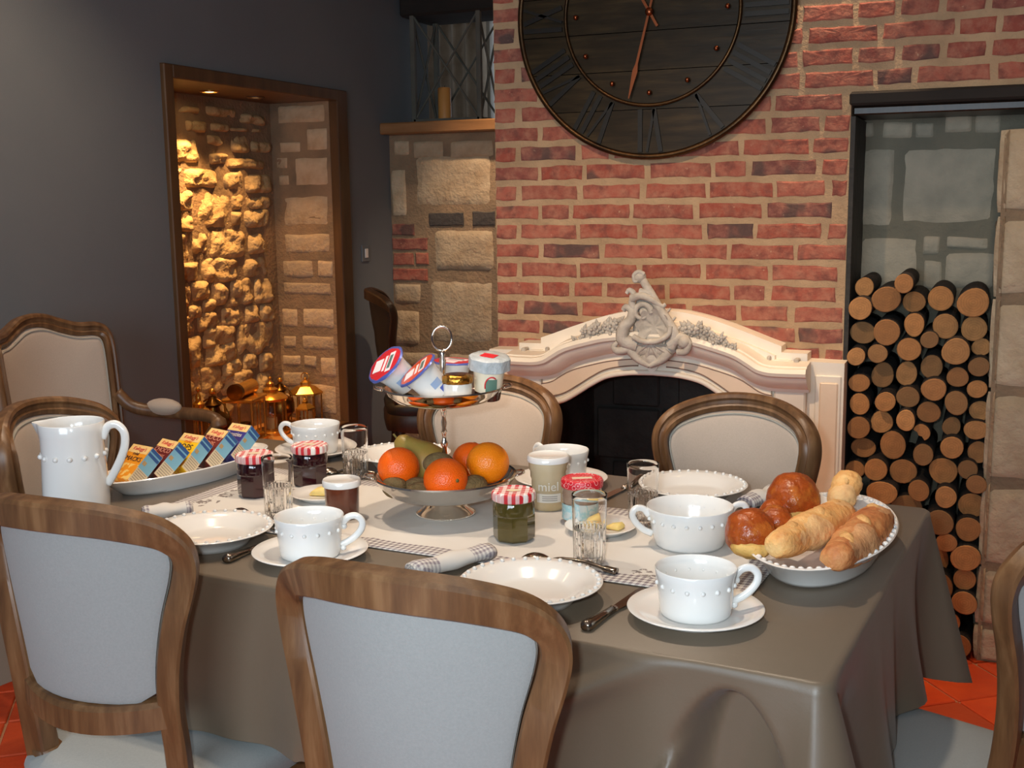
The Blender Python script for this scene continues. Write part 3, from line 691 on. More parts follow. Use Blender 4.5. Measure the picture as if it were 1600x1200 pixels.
MB().tube([Vector((-0.374, -0.128, 0.0))] + [Vector((x, -0.128, opf(x) + 0.004)) for x in xo] + [Vector((0.374, -0.128, 0.0))], 0.009, 8).build('opening_bead', 'mantel', fp, True)
# keystone below the crest
kp = [(-0.05, 0.905), (0.05, 0.905), (0.044, 0.885), (0.026, 0.873), (0.016, 0.852), (0, 0.840), (-0.016, 0.852), (-0.026, 0.873), (-0.044, 0.885)]
MB().prism(kp, -0.136, -0.12).build('keystone', 'mantel', fp)
# pilasters and panelled wings
for sg in (-1, 1):
    x0, x1 = (0.375, 0.468) if sg > 0 else (-0.468, -0.375)
    p = MB().rbox(x0, x1, -0.125, -0.08, 0.0, 0.805, 0.005).build('pilaster', 'mantel', fp)
    MB().rbox(x0 + 0.02, x1 - 0.02, -0.131, -0.124, 0.12, 0.74, 0.003).build('pilaster_panel', 'mantel_panel', p)
    MB().rbox(x0 - 0.006, x1 + 0.006, -0.14, -0.08, 0.0, 0.10, 0.005).build('plinth', 'mantel', p)
    x0, x1 = (0.49, 0.566) if sg > 0 else (-0.566, -0.49)
    fr = MB().rbox(x0, x1, -0.092, -0.084, 0.1, 0.85, 0.003).build('wing_frame', 'mantel', fp)
    MB().rbox(x0 + 0.014, x1 - 0.008, -0.097, -0.090, 0.12, 0.83, 0.004).build('wing_panel', 'mantel_panel', fr)
    b = MB(); b.rbox(*((0.43, 0.445) if sg > 0 else (-0.445, -0.43)), -0.12, -0.084, 0.868, 0.900, 0.003).build('dentil', 'plaster', fp)
    b = MB(); b.rbox(*((0.35, 0.362) if sg > 0 else (-0.362, -0.35)), -0.118, -0.103, 0.880, 0.905, 0.003).build('dentil', 'plaster', fp)
# firebox
fb = MB(); fb.box(-0.39, 0.39, 0.42, 0.44, 0, 0.9).box(-0.39, -0.376, -0.08, 0.42, 0, 0.9).box(0.376, 0.39, -0.08, 0.42, 0, 0.9).box(-0.376, 0.376, 0.0, 0.42, 0.85, 0.87).box(-0.376, 0.376, -0.08, 0.42, 0.001, 0.02)
fb.build('firebox', 'soot', fp)
for k in range(4):
    for j in range(3):
        MB().rbox(-0.36 + 0.245 * j + (0.06 if k % 2 else 0), -0.36 + 0.245 * j + 0.235 + (0 if (k % 2 and j == 2) else (0.0)), 0.405, 0.421, 0.03 + 0.2 * k, 0.22 + 0.2 * k, 0.006).build('back_plate', 'soot', fp)
# carved crest
def crest():
    b = MB(); y = -0.185; ox = 0.012
    def S(pl, r0, r1, flat=None, k=6):
        p = smoothpath([(x + ox, y - d, z) for x, z, d in pl], k); n = len(p)
        b.tube(p, [r0 + (r1 - r0) * (i / (n - 1)) for i in range(n)], 10, flat=flat)
    def E(x, z, rx, ry, rz, d=0.0, a=0.0): b.ball((x + ox, y - d, z), (rx, ry, rz), 16, 10, rot=Matrix.Rotation(a, 3, 'Y'))
    # body of the cartouche
    E(0.0, 0.925, 0.085, 0.030, 0.030); E(0.0, 0.985, 0.060, 0.020, 0.060, -0.004); E(-0.012, 1.055, 0.036, 0.018, 0.050, 0.0, -0.35); E(0.0, 0.895, 0.036, 0.022, 0.026, 0.004)
    # rising right edge ending in the curled tip
    S([(0.066, 0.930, 0.014), (0.078, 0.970, 0.018), (0.058, 1.010, 0.020), (0.030, 1.050, 0.020), (0.004, 1.092, 0.018), (-0.016, 1.122, 0.016), (-0.028, 1.140, 0.014)], 0.016, 0.012)
    b.ball((-0.032 + ox, y - 0.014, 1.142), 0.019, 14, 10); S([(-0.018, 1.150, 0.02), (-0.034, 1.158, 0.024), (-0.048, 1.148, 0.026), (-0.046, 1.130, 0.026), (-0.034, 1.130, 0.028)], 0.008, 0.004)
    # left leaves
    S([(-0.040, 0.935, 0.012), (-0.082, 0.950, 0.020), (-0.080, 0.988, 0.024), (-0.058, 1.012, 0.022), (-0.056, 1.040, 0.018), (-0.074, 1.050, 0.018), (-0.084, 1.040, 0.018)], 0.024, 0.008)
    S([(-0.060, 0.925, 0.014), (-0.098, 0.915, 0.020), (-0.112, 0.928, 0.022), (-0.100, 0.942, 0.022)], 0.016, 0.006)
    S([(-0.046, 1.03, 0.014), (-0.056, 1.062, 0.018), (-0.050, 1.090, 0.018), (-0.064, 1.102, 0.018), (-0.073, 1.092, 0.018)], 0.013, 0.006)
    S([(-0.056, 1.078, 0.022), (-0.022, 1.086, 0.030), (0.012, 1.074, 0.030), (0.038, 1.056, 0.024), (0.050, 1.062, 0.020)], 0.013, 0.006)
    S([(-0.030, 1.100, 0.020), (-0.004, 1.096, 0.024), (0.020, 1.080, 0.022)], 0.010, 0.005)
    # spiral eye
    S([(-0.022 + 0.030 * (1 - i / 15) * math.cos(i * 0.75), 1.035 + 0.030 * (1 - i / 15) * math.sin(i * 0.75), 0.022) for i in range(13)], 0.010, 0.004, k=3)
    E(-0.022, 1.035, 0.009, 0.010, 0.009, 0.022)
    # right lower scroll
    S([(0.060, 0.940, 0.014), (0.096, 0.962, 0.018), (0.118, 0.948, 0.020), (0.112, 0.922, 0.020), (0.086, 0.918, 0.018)], 0.018, 0.010)
    b.ball((0.108 + ox, y - 0.022, 0.950), 0.020, 12, 9)
    for (x, z, a) in ((0.082, 0.985, 0.7), (0.066, 1.010, 0.8), (0.050, 1.036, 0.8), (0.094, 0.972, 0.4), (-0.092, 0.970, 2.4), (-0.086, 1.000, 2.2)):
        S([(x - 0.012 * math.cos(a), z - 0.012 * math.sin(a), 0.012), (x, z, 0.012), (x + 0.018 * math.cos(a), z + 0.018 * math.sin(a), 0.010)], 0.009, 0.003)
    # ribbed shell bowl with a rolled lip
    def sh(u, v):
        a = math.radians(-50 + 280 * u); r = v * (0.056 + 0.006 * math.cos(u * 40))
        return (0.014 + ox + r * math.cos(a) * 0.9, y - 0.014 - 0.020 * v * v - 0.005 * math.cos(u * 40) * v, 0.990 + r * math.sin(a))
    b.grid(sh, 60, 6)
    S([(-0.046, 0.962, 0.034), (-0.014, 0.950, 0.042), (0.030, 0.952, 0.042), (0.062, 0.972, 0.036), (0.068, 0.998, 0.032)], 0.009, 0.008)
    def sh2(u, v):
        a = math.radians(195 + 150 * u); r = v * (0.064 + 0.006 * math.cos(u * 30))
        return (0.006 + ox + r * math.cos(a), y - 0.034 + 0.016 * v * v - 0.005 * math.cos(u * 30) * v, 0.945 + r * math.sin(a) * 0.75)
    b.grid(sh2, 40, 5)
    S([(-0.060, 0.918, 0.012), (-0.036, 0.892, 0.016), (0.0, 0.872, 0.016)], 0.018, 0.008); S([(0.060, 0.918, 0.012), (0.036, 0.892, 0.016), (0.0, 0.872, 0.016)], 0.018, 0.008)
    return b.build('crest', 'plaster', fp, True, angle=60)
crest()
def garland(sg):
    b = MB(); rs = random.Random(3 if sg > 0 else 8); n = 8
    for k in range(n):
        x = sg * (0.105 + 0.021 * k) + 0.012; sm = 1 - 0.05 * k
        base = cpf(min(0.46, abs(x))) + 0.020
        for lev in range(2 if k < 6 else 1):
            z = base + lev * 0.024 * sm + rs.uniform(-0.004, 0.008); y = -0.185 - 0.006 * lev + rs.uniform(-0.006, 0.004)
            xx = x + rs.uniform(-0.006, 0.006); r = rs.uniform(0.009, 0.013) * sm
            for p in range(5):
                a = p * 2 * PI / 5 + k * 1.7 + lev; b.ball((xx + r * math.cos(a), y - 0.002, z + r * math.sin(a)), (r * 0.72, r * 0.45, r * 0.72), 8, 6)
            b.ball((xx, y - 0.009, z), r * 0.5, 8, 6)
            for q in range(2):
                a = rs.uniform(0.3, 2.8); l = rs.uniform(0.022, 0.036) * sm
                p0 = Vector((xx, y + 0.002, z)); p1 = p0 + Vector((math.cos(a) * l, -0.004, abs(math.sin(a)) * l))
                b.tube([p0, p0.lerp(p1, 0.5), p1], [0.003, 0.008 * sm, 0.001], 6, flat=0.4)
    pth = [Vector((sg * (0.07 + 0.02 * k) + 0.012, -0.172, cpf(min(0.46, 0.07 + 0.02 * k)) + 0.018)) for k in range(10)]
    b.tube(pth, [0.020 - 0.0014 * k for k in range(10)], 8)
    b.build('flower_garland', 'plaster', fp, True)
garland(-1); garland(1)

# ================================================================== WALL CLOCK
ck = thing('wall_clock', 'huge round dark planked clock with bronze rims on the brick wall', 'clock', (-1.0, YC - 0.012, 1.935))
CRD = 0.430; CRI = 0.275
def disc_strip(z0, z1, R, y0, y1):
    n = 10; poly = []
    for i in range(n + 1):
        z = z0 + (z1 - z0) * i / n; poly.append((math.sqrt(max(0, R * R - z * z)), z))
    for i in range(n, -1, -1):
        z = z0 + (z1 - z0) * i / n; poly.append((-math.sqrt(max(0, R * R - z * z)), z))
    return poly
PW = 0.117; zz = -0.428
clock_wood = wood_mat('clock_planks', srgb(38, 29, 16), srgb(52, 40, 23), srgb(68, 53, 31), 1.2, 0.36, 0)
clock_wood.node_tree.nodes['Principled BSDF'].inputs['Specular IOR Level'].default_value = 0.15
zs = [-0.4299]
q = -0.287
while q < 0.42: zs.append(q); q += PW
zs.append(0.4299)
for a, c in zip(zs, zs[1:]):
    MB().prism(disc_strip(a + 0.0012, c - 0.0012, CRD, 0, 0), -0.026, -0.006).build('plank', clock_wood, ck)
MB().lathe([(0.0, 0), (0.42, 0)], 48, xf=RX(PI / 2)).build('back_disc', 'black_wood', ck, loc=(0, -0.005, 0))
def ring(R, r, name, mat, y):
    b = MB(); b.tube([(R * math.cos(2 * PI * k / 96), y, R * math.sin(2 * PI * k / 96)) for k in range(96)], r, 10, closed=True); return b.build(name, mat, ck, True)
ring(CRD, 0.010, 'outer_rim', 'bronze', -0.022); ring(CRI, 0.006, 'inner_rim', 'bronze', -0.030)
num_mat = M('numeral_metal', srgb(24, 19, 14), srgb(32, 26, 18), 20, 0.45, 0, metal=0.5)
NUM = ['XII', 'I', 'II', 'III', 'IIII', 'V', 'VI', 'VII', 'VIII', 'IX', 'X', 'XI']
for h, tx in enumerate(NUM):
    b = MB(); wch = {'I': 0.026, 'V': 0.062, 'X': 0.062}
    tot = sum(wch[c] for c in tx); x = -tot / 2; y0, y1 = -0.033, -0.026
    def bar(xa, za, xb, zb, wd):
        d = Vector((xb - xa, 0, zb - za)); n = Vector((d.z, 0, -d.x)).normalized() * wd / 2
        p = [Vector((xa, 0, za)) - n, Vector((xa, 0, za)) + n, Vector((xb, 0, zb)) + n, Vector((xb, 0, zb)) - n]
        b.prism([(v.x, v.z) for v in p], y0, y1, xf=RY(h * PI / 6))
    lo_, hi_ = CRI + 0.012, CRD - 0.014
    for c in tx:
        m = x + wch[c] / 2
        if c == 'I': bar(m, lo_, m, hi_, 0.014)
        elif c == 'V': bar(m - 0.022, hi_, m, lo_, 0.014); bar(m + 0.022, hi_, m, lo_, 0.008)
        else: bar(m - 0.022, hi_, m + 0.022, lo_, 0.014); bar(m + 0.022, hi_, m - 0.022, lo_, 0.008)
        x += wch[c]
    b.build('numeral', num_mat, ck)
    a = h * PI / 6
    st = MB().ball((0.238 * math.sin(a), -0.040, 0.238 * math.cos(a)), 0.008, 10, 8).tube([(0.238 * math.sin(a), -0.027, 0.238 * math.cos(a)), (0.238 * math.sin(a), -0.040, 0.238 * math.cos(a))], 0.003, 6)
    st.build('hour_stud', 'copper', ck, True)
def hand(ang, l, wd, name, y):
    b = MB(); b.prism([(-wd, -0.05), (wd, -0.05), (wd * 1.1, l * 0.6), (wd * 2.4, l * 0.68), (wd * 0.4, l), (-wd * 0.4, l), (-wd * 2.4, l * 0.68), (-wd * 1.1, l * 0.6)], y, y - 0.003, xf=RY(ang)); b.build(name, 'copper', ck)
hand(math.radians(194), 0.262, 0.0035, 'minute_hand', -0.046); hand(math.radians(330), 0.17, 0.004, 'hour_hand', -0.042)
MB().ball((0, -0.046, 0), (0.013, 0.010, 0.013), 14, 10).build("hub", "copper", ck, True)

# ================================================================== FIREWOOD
def log_mats():
    t = NT('log_end'); t.set(Roughness=0.85)
    s = t.sep(t.obj()); r = t.math('SQRT', t.math('ADD', t.math('MULTIPLY', s[0], s[0]), t.math('MULTIPLY', s[2], s[2])))
    n = t.noise(t.obj(), 40, 3)
    ringv = t.math('SINE', t.math('ADD', t.math('MULTIPLY', r, 900.0), t.math('MULTIPLY', n, 7.0)))
    rd = t.rnd()
    c = t.ramp(rd, [(0.0, srgb(150, 100, 56)), (0.35, srgb(196, 134, 76)), (0.6, srgb(176, 118, 68)), (0.8, srgb(132, 96, 58)), (1.0, srgb(208, 146, 86))])
    c = t.mix(t.math('MULTIPLY_ADD', ringv, 0.10, 0.12), c, srgb(110, 72, 40))
    c = t.mix(t.math('MULTIPLY_ADD', n, 1.2, -0.45), c, srgb(120, 84, 50))
    t.base(c); t.bump(t.noise(t.obj(), 120, 3), 0.4, 0.003)
    bk = M('bark', srgb(58, 44, 34), srgb(34, 27, 22), 30, 0.95, 1.0, 60)
    return t.m, bk
LOG_END, BARK = log_mats()
LOG_CORE = M('log_heart', srgb(60, 34, 18), None, 8, 0.9)
def make_log(x, z, rx, rz, y0, kind, seed, label):
    rs = random.Random(seed); seg = 22; L = 0.28 + rs.uniform(-0.02, 0.01); b = MB(); vv = []; ph = rs.uniform(0, 6); a2 = rs.uniform(0.0, 0.05); a3 = rs.uniform(0, 0.03)
    def rad(k): 
        a = 2 * PI * k / seg; f = 1 + a2 * math.cos(2 * a + ph) + a3 * math.cos(3 * a + ph * 2)
        if kind and 3.1 < a < 5.0: f *= 0.45
        return a, f
    rings = [(0.0, 0.93), (0.0015, 0.985), (0.006, 1.0), (L * 0.5, 1.0), (L, 0.98)]
    v = [(0, 0, 0)]; f = []; mi = []
    for (dy, k_) in rings:
        for k in range(seg):
            a, fr = rad(k); v.append((rx * fr * k_ * math.cos(a), dy, rz * fr * k_ * math.sin(a)))
    for k in range(seg): f.append((0, 1 + k, 1 + (k + 1) % seg)); mi.append(0)
    for i in range(len(rings) - 1):
        for k in range(seg):
            f.append((1 + i * seg + k, 1 + i * seg + (k + 1) % seg, 1 + (i + 1) * seg + (k + 1) % seg, 1 + (i + 1) * seg + k)); mi.append(0 if i == 0 else 1)
    f.append(tuple(1 + (len(rings) - 1) * seg + k for k in range(seg))); mi.append(1)
    b.v = v; b.f = [list(q) for q in f]; b.mi = mi
    lg = thing('firewood_log', label, 'log', (x, y0, z), 0, 'sawn logs stacked in the niche')
    # end grain and bark are separate parts
    e = MB(); e.v = [tuple(p) for p in v[:1 + seg * 2]]; e.f = [q for q, m in zip(b.f, mi) if m == 0]; e.mi = [0] * len(e.f); e.build('cut_end', LOG_END, lg)
    o = MB(); o.v = [tuple(p) for p in v]; o.f = [q for q, m in zip(b.f, mi) if m == 1]; o.mi = [0] * len(o.f); o.build('bark', BARK, lg, True)
    return lg
TOPL = {2: 'small pale log on the very top of the firewood stack', 0: 'small log at the top left end of the firewood stack', 5: 'biggest pale log at the top right of the firewood stack', 6: 'bright round log poking out at the upper left of the stack', 37: 'broken half round log with a jagged edge in the firewood stack', 4: 'darker log with a bark splinter at the top of the stack', 53: 'large dim log just behind the table corner in the stack'}
ORD = ['first', 'second', 'third', 'fourth', 'fifth', 'sixth', 'seventh', 'eighth', 'ninth', 'tenth', 'eleventh', 'twelfth', 'thirteenth', 'fourteenth', 'fifteenth', 'sixteenth', 'seventeenth', 'eighteenth']
layers = {}
for i, L_ in enumerate(LOGS):
    if i not in TOPL: layers.setdefault(int((1.16 - L_[1]) / 0.072), []).append(i)
for q, key in enumerate(sorted(layers)):
    for k, i in enumerate(sorted(layers[key], key=lambda j: LOGS[j][0])):
        sz = 'thick' if LOGS[i][2] + LOGS[i][3] > 0.074 else ('slim' if LOGS[i][2] + LOGS[i][3] < 0.058 else 'medium')
        TOPL[i] = '%s sawn log, %s from the left in the %s layer down the firewood stack' % (sz, ORD[k], ORD[q])
for i, (x, z, rx, rz, dy, kind) in enumerate(LOGS):
    z = max(z, rz + 0.002)
    make_log(max(x, LN0 + 0.016 + rx), z, rx * 1.02, rz * 1.02, YC + dy - 0.02 + 0.012 * math.sin(i * 2.3), kind, i, TOPL[i])
rs = random.Random(77)
fill = [(-0.36, 0.05), (-0.28, 0.045), (-0.37, 0.13), (-0.29, 0.12), (-0.36, 0.21), (-0.27, 0.20), (-0.355, 0.29), (-0.275, 0.285), (-0.36, 0.365), (-0.30, 0.43), (-0.36, 0.50), (-0.26, 0.37)]
for k, (x, z) in enumerate(fill):
    if any(math.hypot(x - q[0], z - q[1]) < 0.036 + 0.5 * (q[2] + q[3]) for q in LOGS): continue
    make_log(x, z, 0.036, 0.036, YC + 0.02 + rs.uniform(-0.01, 0.02), 0, 200 + k, 'sawn log low in the firewood stack hidden behind the table')

# ================================================================== LANTERN ON THE LEDGE
lt = thing('wooden_lantern', 'tall grey lantern with crossed bars on the wooden ledge', 'lantern', (-2.545, YB + 0.25, 1.755))
def lan(b, w, d, h, r):
    for sx in (-1, 1):
        for sy in (-1, 1): b.box(sx * w - r, sx * w + r, sy * d - r, sy * d + r, 0, h)
    return b
lw, ld, lh, lr = 0.180, 0.13, 0.555, 0.012
lm = M('grey_lantern_paint', srgb(96, 94, 84), srgb(80, 78, 70), 10, 0.7)
for sx in (-1, 1):
    for sy in (-1, 1): MB().rbox(sx * lw - lr, sx * lw + lr, sy * ld - lr, sy * ld + lr, 0.0, lh, 0.002).build('post', lm, lt)
for z0 in (0.0, lh - 0.026):
    MB().box(-lw, lw, -ld - lr, -ld + lr, z0, z0 + 0.026).box(-lw, lw, ld - lr, ld + lr, z0, z0 + 0.026).box(-lw - lr, -lw + lr, -ld, ld, z0, z0 + 0.026).box(lw - lr, lw + lr, -ld, ld, z0, z0 + 0.026).build('rail', lm, lt)
for sy in (-1, 1):
    for sg in (-1, 1): MB().tube([(-lw * sg, sy * ld + 0.002 * sg, 0.02), (lw * sg, sy * ld + 0.002 * sg, lh - 0.02)], 0.006, 6).build('cross_bar', lm, lt)
for sx in (-1, 1):
    for sg in (-1, 1): MB().tube([(sx * lw + 0.002 * sg, -ld * sg, 0.02), (sx * lw + 0.002 * sg, ld * sg, lh - 0.02)], 0.006, 6).build('cross_bar', lm, lt)
MB().box(-lw, lw, -ld, ld, 0.004, 0.014).build('floor_board', lm, lt)
cd = thing('pillar_candle', 'amber pillar candle standing inside the ledge lantern', 'candle', (-2.63, YB + 0.27, 1.7695))
MB().lathe([(0.0, 0), (0.034, 0), (0.034, 0.17), (0.028, 0.176), (0.0, 0.168)], 20).build('wax', M('amber_wax', srgb(206, 140, 72), None, 5, 0.5), cd, True, angle=50)
MB().tube([(0, 0, 0.165), (0.002, 0, 0.185)], 0.0015, 6).build('wick', 'soot', cd)

# ================================================================== BRASS LANTERNS IN THE NICHE
def brass_lantern(label, loc, kind, w, h, rz=0.0):
    t = thing('brass_lantern', label, 'lantern', loc, rz)
    if kind == 'hex' or kind == 'sq':
        n = 6 if kind == 'hex' else 4; off = PI / 6 if n == 6 else PI / 4
        MB().lathe([(w, 0), (w, 0.012), (w * 0.92, 0.016)], n, xf=RZ(off)).build('base', 'brass', t)
        for k in range(n):
            a = off + 2 * PI * k / n; MB().tube([(w * 0.9 * math.cos(a), w * 0.9 * math.sin(a), 0.012), (w * 0.9 * math.cos(a), w * 0.9 * math.sin(a), h * 0.62)], 0.004, 6).build('post', 'brass', t)
        MB().lathe([(w * 0.86, 0.016), (w * 0.86, h * 0.61)], n, xf=RZ(off)).build('glass', 'pane', t)
        MB().lathe([(w, h * 0.61), (w, h * 0.65), (w * 0.55, h * 0.78), (w * 0.3, h * 0.80), (w * 0.3, h * 0.86), (w * 0.12, h * 0.90), (0, h * 0.905)], n, xf=RZ(off)).build('roof', 'brass', t)
        MB().ball((0, 0, h * 0.93), h * 0.035, 10, 8).build('finial', 'brass', t, True)
        MB().tube([(w * 0.28 * math.cos(a_), 0, h * 0.96 + w * 0.28 * math.sin(a_)) for a_ in [2 * PI * i / 20 for i in range(20)]], 0.0025, 6, closed=True).build('ring_handle', 'brass', t, True)
        MB().lathe([(0, 0.016), (w * 0.35, 0.016), (w * 0.35, h * 0.3), (0, h * 0.3)], 14).build('candle', M('candle_wax', srgb(200, 170, 120), None, 5, 0.6), t, True, angle=40)
    elif kind == 'dome':
        MB().lathe([(0, 0), (w * 0.9, 0), (w * 0.95, 0.02), (w * 0.6, 0.03), (w * 0.62, 0.045), (w, h * 0.30), (w, h * 0.48), (w * 0.85, h * 0.56), (w * 0.4, h * 0.64), (w * 0.36, h * 0.70), (w * 0.5, h * 0.74), (w * 0.28, h * 0.80), (w * 0.2, h * 0.86), (0, h * 0.88)], 24).build('body', 'dark_brass', t, True, angle=40)
        MB().ball((0, 0, h * 0.93), h * 0.05, 10, 8).build('knob', 'brass', t, True)
        MB().tube([(w * 1.1 * math.cos(a_), 0, h * 0.5 + h * 0.33 * math.sin(a_)) for a_ in [PI * i / 16 for i in range(17)]], 0.003, 6).build('bail_handle', 'dark_brass', t, True)
    else:  # storm lamp: round posts, glass cylinder, tiered cap
        MB().lathe([(0, 0), (w, 0), (w, 0.014), (w * 0.9, 0.02), (w * 0.5, 0.024), (0, 0.024)], 24).build('base', 'brass', t, True, angle=40)
        for k in range(6):
            a = 2 * PI * k / 6 + 0.3; MB().tube([(w * 0.86 * math.cos(a), w * 0.86 * math.sin(a), 0.015), (w * 0.86 * math.cos(a), w * 0.86 * math.sin(a), h * 0.6)], 0.0035, 6).build('post', 'brass', t)
        MB().lathe([(w * 0.78, 0.02), (w * 0.78, h * 0.6)], 24).build('glass', 'pane', t, True)
        MB().lathe([(w * 0.95, h * 0.59), (w * 0.98, h * 0.63), (w * 0.7, h * 0.70), (w * 0.42, h * 0.72), (w * 0.45, h * 0.78), (w * 0.2, h * 0.82), (w * 0.22, h * 0.88), (0.004, h * 0.92), (0, h)], 24).build('cap', 'brass', t, True, angle=40)
        MB().ball((0, 0, h * 0.97), h * 0.03, 8, 6).build('finial', 'brass', t, True)
        MB().lathe([(0, 0.024), (w * 0.32, 0.024), (w * 0.32, h * 0.28), (0, h * 0.28)], 14).build('candle', M('candle_wax2', srgb(200, 170, 120), None, 5, 0.6), t, True, angle=40)
    return t
ZS = 0.3455
brass_lantern('slim brass lantern at the far left of the niche sill', (-2.94, 3.72, ZS), 'storm', 0.055, 0.30)
brass_lantern('dark rounded brass lamp with a bail handle in the niche', (-2.97, 3.85, ZS), 'dome', 0.075, 0.28)
# box shaped projector lantern
pj = thing('brass_lantern', 'boxy brass lantern with a horizontal barrel on top in the niche', 'lantern', (-2.97, 4.07, ZS), 0.25)
MB().rbox(-0.07, 0.07, -0.085, 0.085, 0, 0.02, 0.004).build('base', 'brass', pj)
for sx in (-1, 1):
    for sy in (-1, 1): MB().tube([(sx * 0.06, sy * 0.075, 0.02), (sx * 0.06, sy * 0.075, 0.19)], 0.006, 8).build('post', 'brass', pj)
MB().rbox(-0.056, 0.056, -0.07, 0.07, 0.02, 0.19, 0.002).build('glass', 'pane', pj)
MB().rbox(-0.07, 0.07, -0.088, 0.088, 0.188, 0.205, 0.004).build('roof', 'brass', pj)
MB().lathe([(0.0, -0.09), (0.032, -0.09), (0.030, 0.09), (0.0, 0.09)], 18, xf=T(0, 0, 0.236) @ RX(PI / 2)).build('barrel', 'brass', pj, True, angle=40)
MB().lathe([(0.0, -0.012), (0.036, -0.012), (0.036, 0.012), (0.0, 0.012)], 18, xf=T(0, -0.096, 0.238) @ RX(PI / 2)).build('barrel_end', 'dark_brass', pj, True, angle=40)
MB().lathe([(0, 0.02), (0.022, 0.02), (0.022, 0.09), (0, 0.09)], 14).build('candle', 'dark_brass', pj, True, angle=40)
brass_lantern('round brass storm lantern with stacked cap in the niche', (-2.98, 4.28, ZS), 'storm', 0.078, 0.26)
brass_lantern('domed brass lamp with a round knob in the niche', (-3.03, 4.43, ZS), 'dome', 0.062, 0.235)
brass_lantern('six sided brass lantern at the right end of the niche', (-2.97, 4.55, ZS), 'hex', 0.080, 0.225)
brass_lantern('small square brass lantern in front of the round one in the niche', (-2.885, 4.41, ZS), 'sq', 0.045, 0.15)

# ================================================================== CHAIRS
def ysurf(x, z, bow=0.085): return -0.215 - 0.12 * (z - 0.5) + bow * (x / 0.19) ** 2
def make_chair(name, arm=False, wood='oak', front='linen_front', back='linen'):
    t = thing(name, 'chair', 'chair', (0, 0, 0))
    if not arm:
        half = [(0.148, 0.44), (0.150, 0.52), (0.150, 0.59), (0.156, 0.66), (0.170, 0.735), (0.187, 0.800), (0.192, 0.838), (0.184, 0.866), (0.158, 0.890), (0.105, 0.908), (0.05, 0.916), (0, 0.918)]
        zb = 0.585; cz = 0.74; bow = 0.085
    else:
        half = [(0.205, 0.44), (0.21, 0.52), (0.218, 0.60), (0.226, 0.72), (0.232, 0.85), (0.234, 0.945), (0.226, 0.985), (0.20, 1.000), (0.15, 1.003), (0.10, 1.018), (0.05, 1.036), (0, 1.042)]
        zb = 0.56; cz = 0.78; bow = 0.05
    full = [(-x, 0, z) for x, z in half] + [(x, 0, z) for x, z in half[-2::-1]]
    p2 = smoothpath(full, 6)
    ys = lambda x, z: ysurf(x, z, bow)
    pts = [Vector((p.x, ys(p.x, p.z), p.z)) for p in p2]
    side = []
    for i in range(len(p2)):
        a = p2[max(0, i - 1)]; c = p2[min(len(p2) - 1, i + 1)]; d = (c - a).normalized(); side.append(Vector((-d.z, 0, d.x)))
    # rise to an outward normal; depth axis roughly +y, turned with the bow
    dep = [Vector((-2 * bow * p.x / 0.19 ** 2 * 0.5, 1, 0.22)).normalized() for p in p2]
    fw = 0.0220
    prof = [(-fw, -0.018), (-fw + 0.003, -0.021), (fw - 0.005, -0.021), (fw, -0.016), (fw, 0.006), (fw - 0.006, 0.014), (0.008, 0.017), (0.003, 0.011), (-0.004, 0.011), (-0.010, 0.016), (-0.018, 0.012), (-fw, 0.004)]
    MB().sweep(pts, side, dep, prof).build('back_frame', wood, t, True, angle=32)
    # lower back rail
    xr = 0.150 if not arm else 0.212
    rp = [Vector((x, ys(x, zb), zb - 0.010 * (1 - (x / xr) ** 2))) for x in [xr * (i / 8 - 1) for i in range(17)]]
    MB().sweep(rp, [Vector((0, 0, 1))] * 17, [Vector((-2 * bow * p.x / 0.19 ** 2 * 0.5, 1, 0.2)).normalized() for p in rp], [(-0.024, -0.015), (0.014, -0.015), (0.020, -0.008), (0.020, 0.010), (-0.018, 0.013), (-0.024, 0.008)]).build('lower_rail', wood, t, True, angle=35)
    # upholstered panel: rings from the inner edge of the frame to the middle
    inner = [(p.x - s.x * 0.019, p.z - s.z * 0.019) for p, s in zip(p2, side) if p.z > zb + 0.018]
    nb_ = 10; xl = inner[-1][0]; 
    bottom = [(xl + (inner[0][0] - xl) * k / nb_, zb + 0.012) for k in range(1, nb_)]
    outl = inner + bottom
    def panel(dome, base, sgn, nm, mt):
        b = MB(); v = []; f = []; R = [1.0, 0.985, 0.96, 0.9, 0.75, 0.5, 0.25]; n = len(outl)
        H = [0.0, 0.35, 0.6, 0.75, 0.9, 0.98, 1.0]
        for r, h in zip(R, H):
            for (x, z) in outl:
                X = x * r; Z = cz + (z - cz) * r; v.append((X, ys(X, Z) + base + sgn * dome * h, Z))
        for i in range(len(R) - 1):
            for k in range(n):
                k2 = (k + 1) % n; f.append((i * n + k, i * n + k2, (i + 1) * n + k2, (i + 1) * n + k))
        f.append(tuple((len(R) - 1) * n + k for k in range(n)))
        b.add(v, f); return b.build(nm, mt, t, True)
    panel(0.020, 0.004, 1, 'backrest', front); panel(0.004, -0.001, -1, 'back_panel', back)
    pp = [Vector((x * 0.965, ys(x * 0.965, cz + (z - cz) * 0.965) + 0.016, cz + (z - cz) * 0.965)) for x, z in outl]
    MB().tube(pp, 0.0028, 6, closed=True).build('piping', 'piping', t, True)
    # seat
    wf, wb_, d0, d1 = (0.245, 0.195, -0.205, 0.235) if not arm else (0.31, 0.255, -0.21, 0.30)
    def outline(k, n=48, grow=0.0):
        a = 2 * PI * k / n; ca, sa = math.cos(a), math.sin(a); e = 0.42
        u = math.copysign(abs(ca) ** e, ca); vv = math.copysign(abs(sa) ** e, sa)
        y = (d0 + d1) / 2 + vv * ((d1 - d0) / 2 + grow); fr = (vv + 1) / 2
        if vv > 0: y += 0.02 * (1 - u * u)
        return u * (wb_ + (wf - wb_) * fr + grow), y
    zs = 0.005 if not arm else 0.0
    b = MB(); v = []; f = []
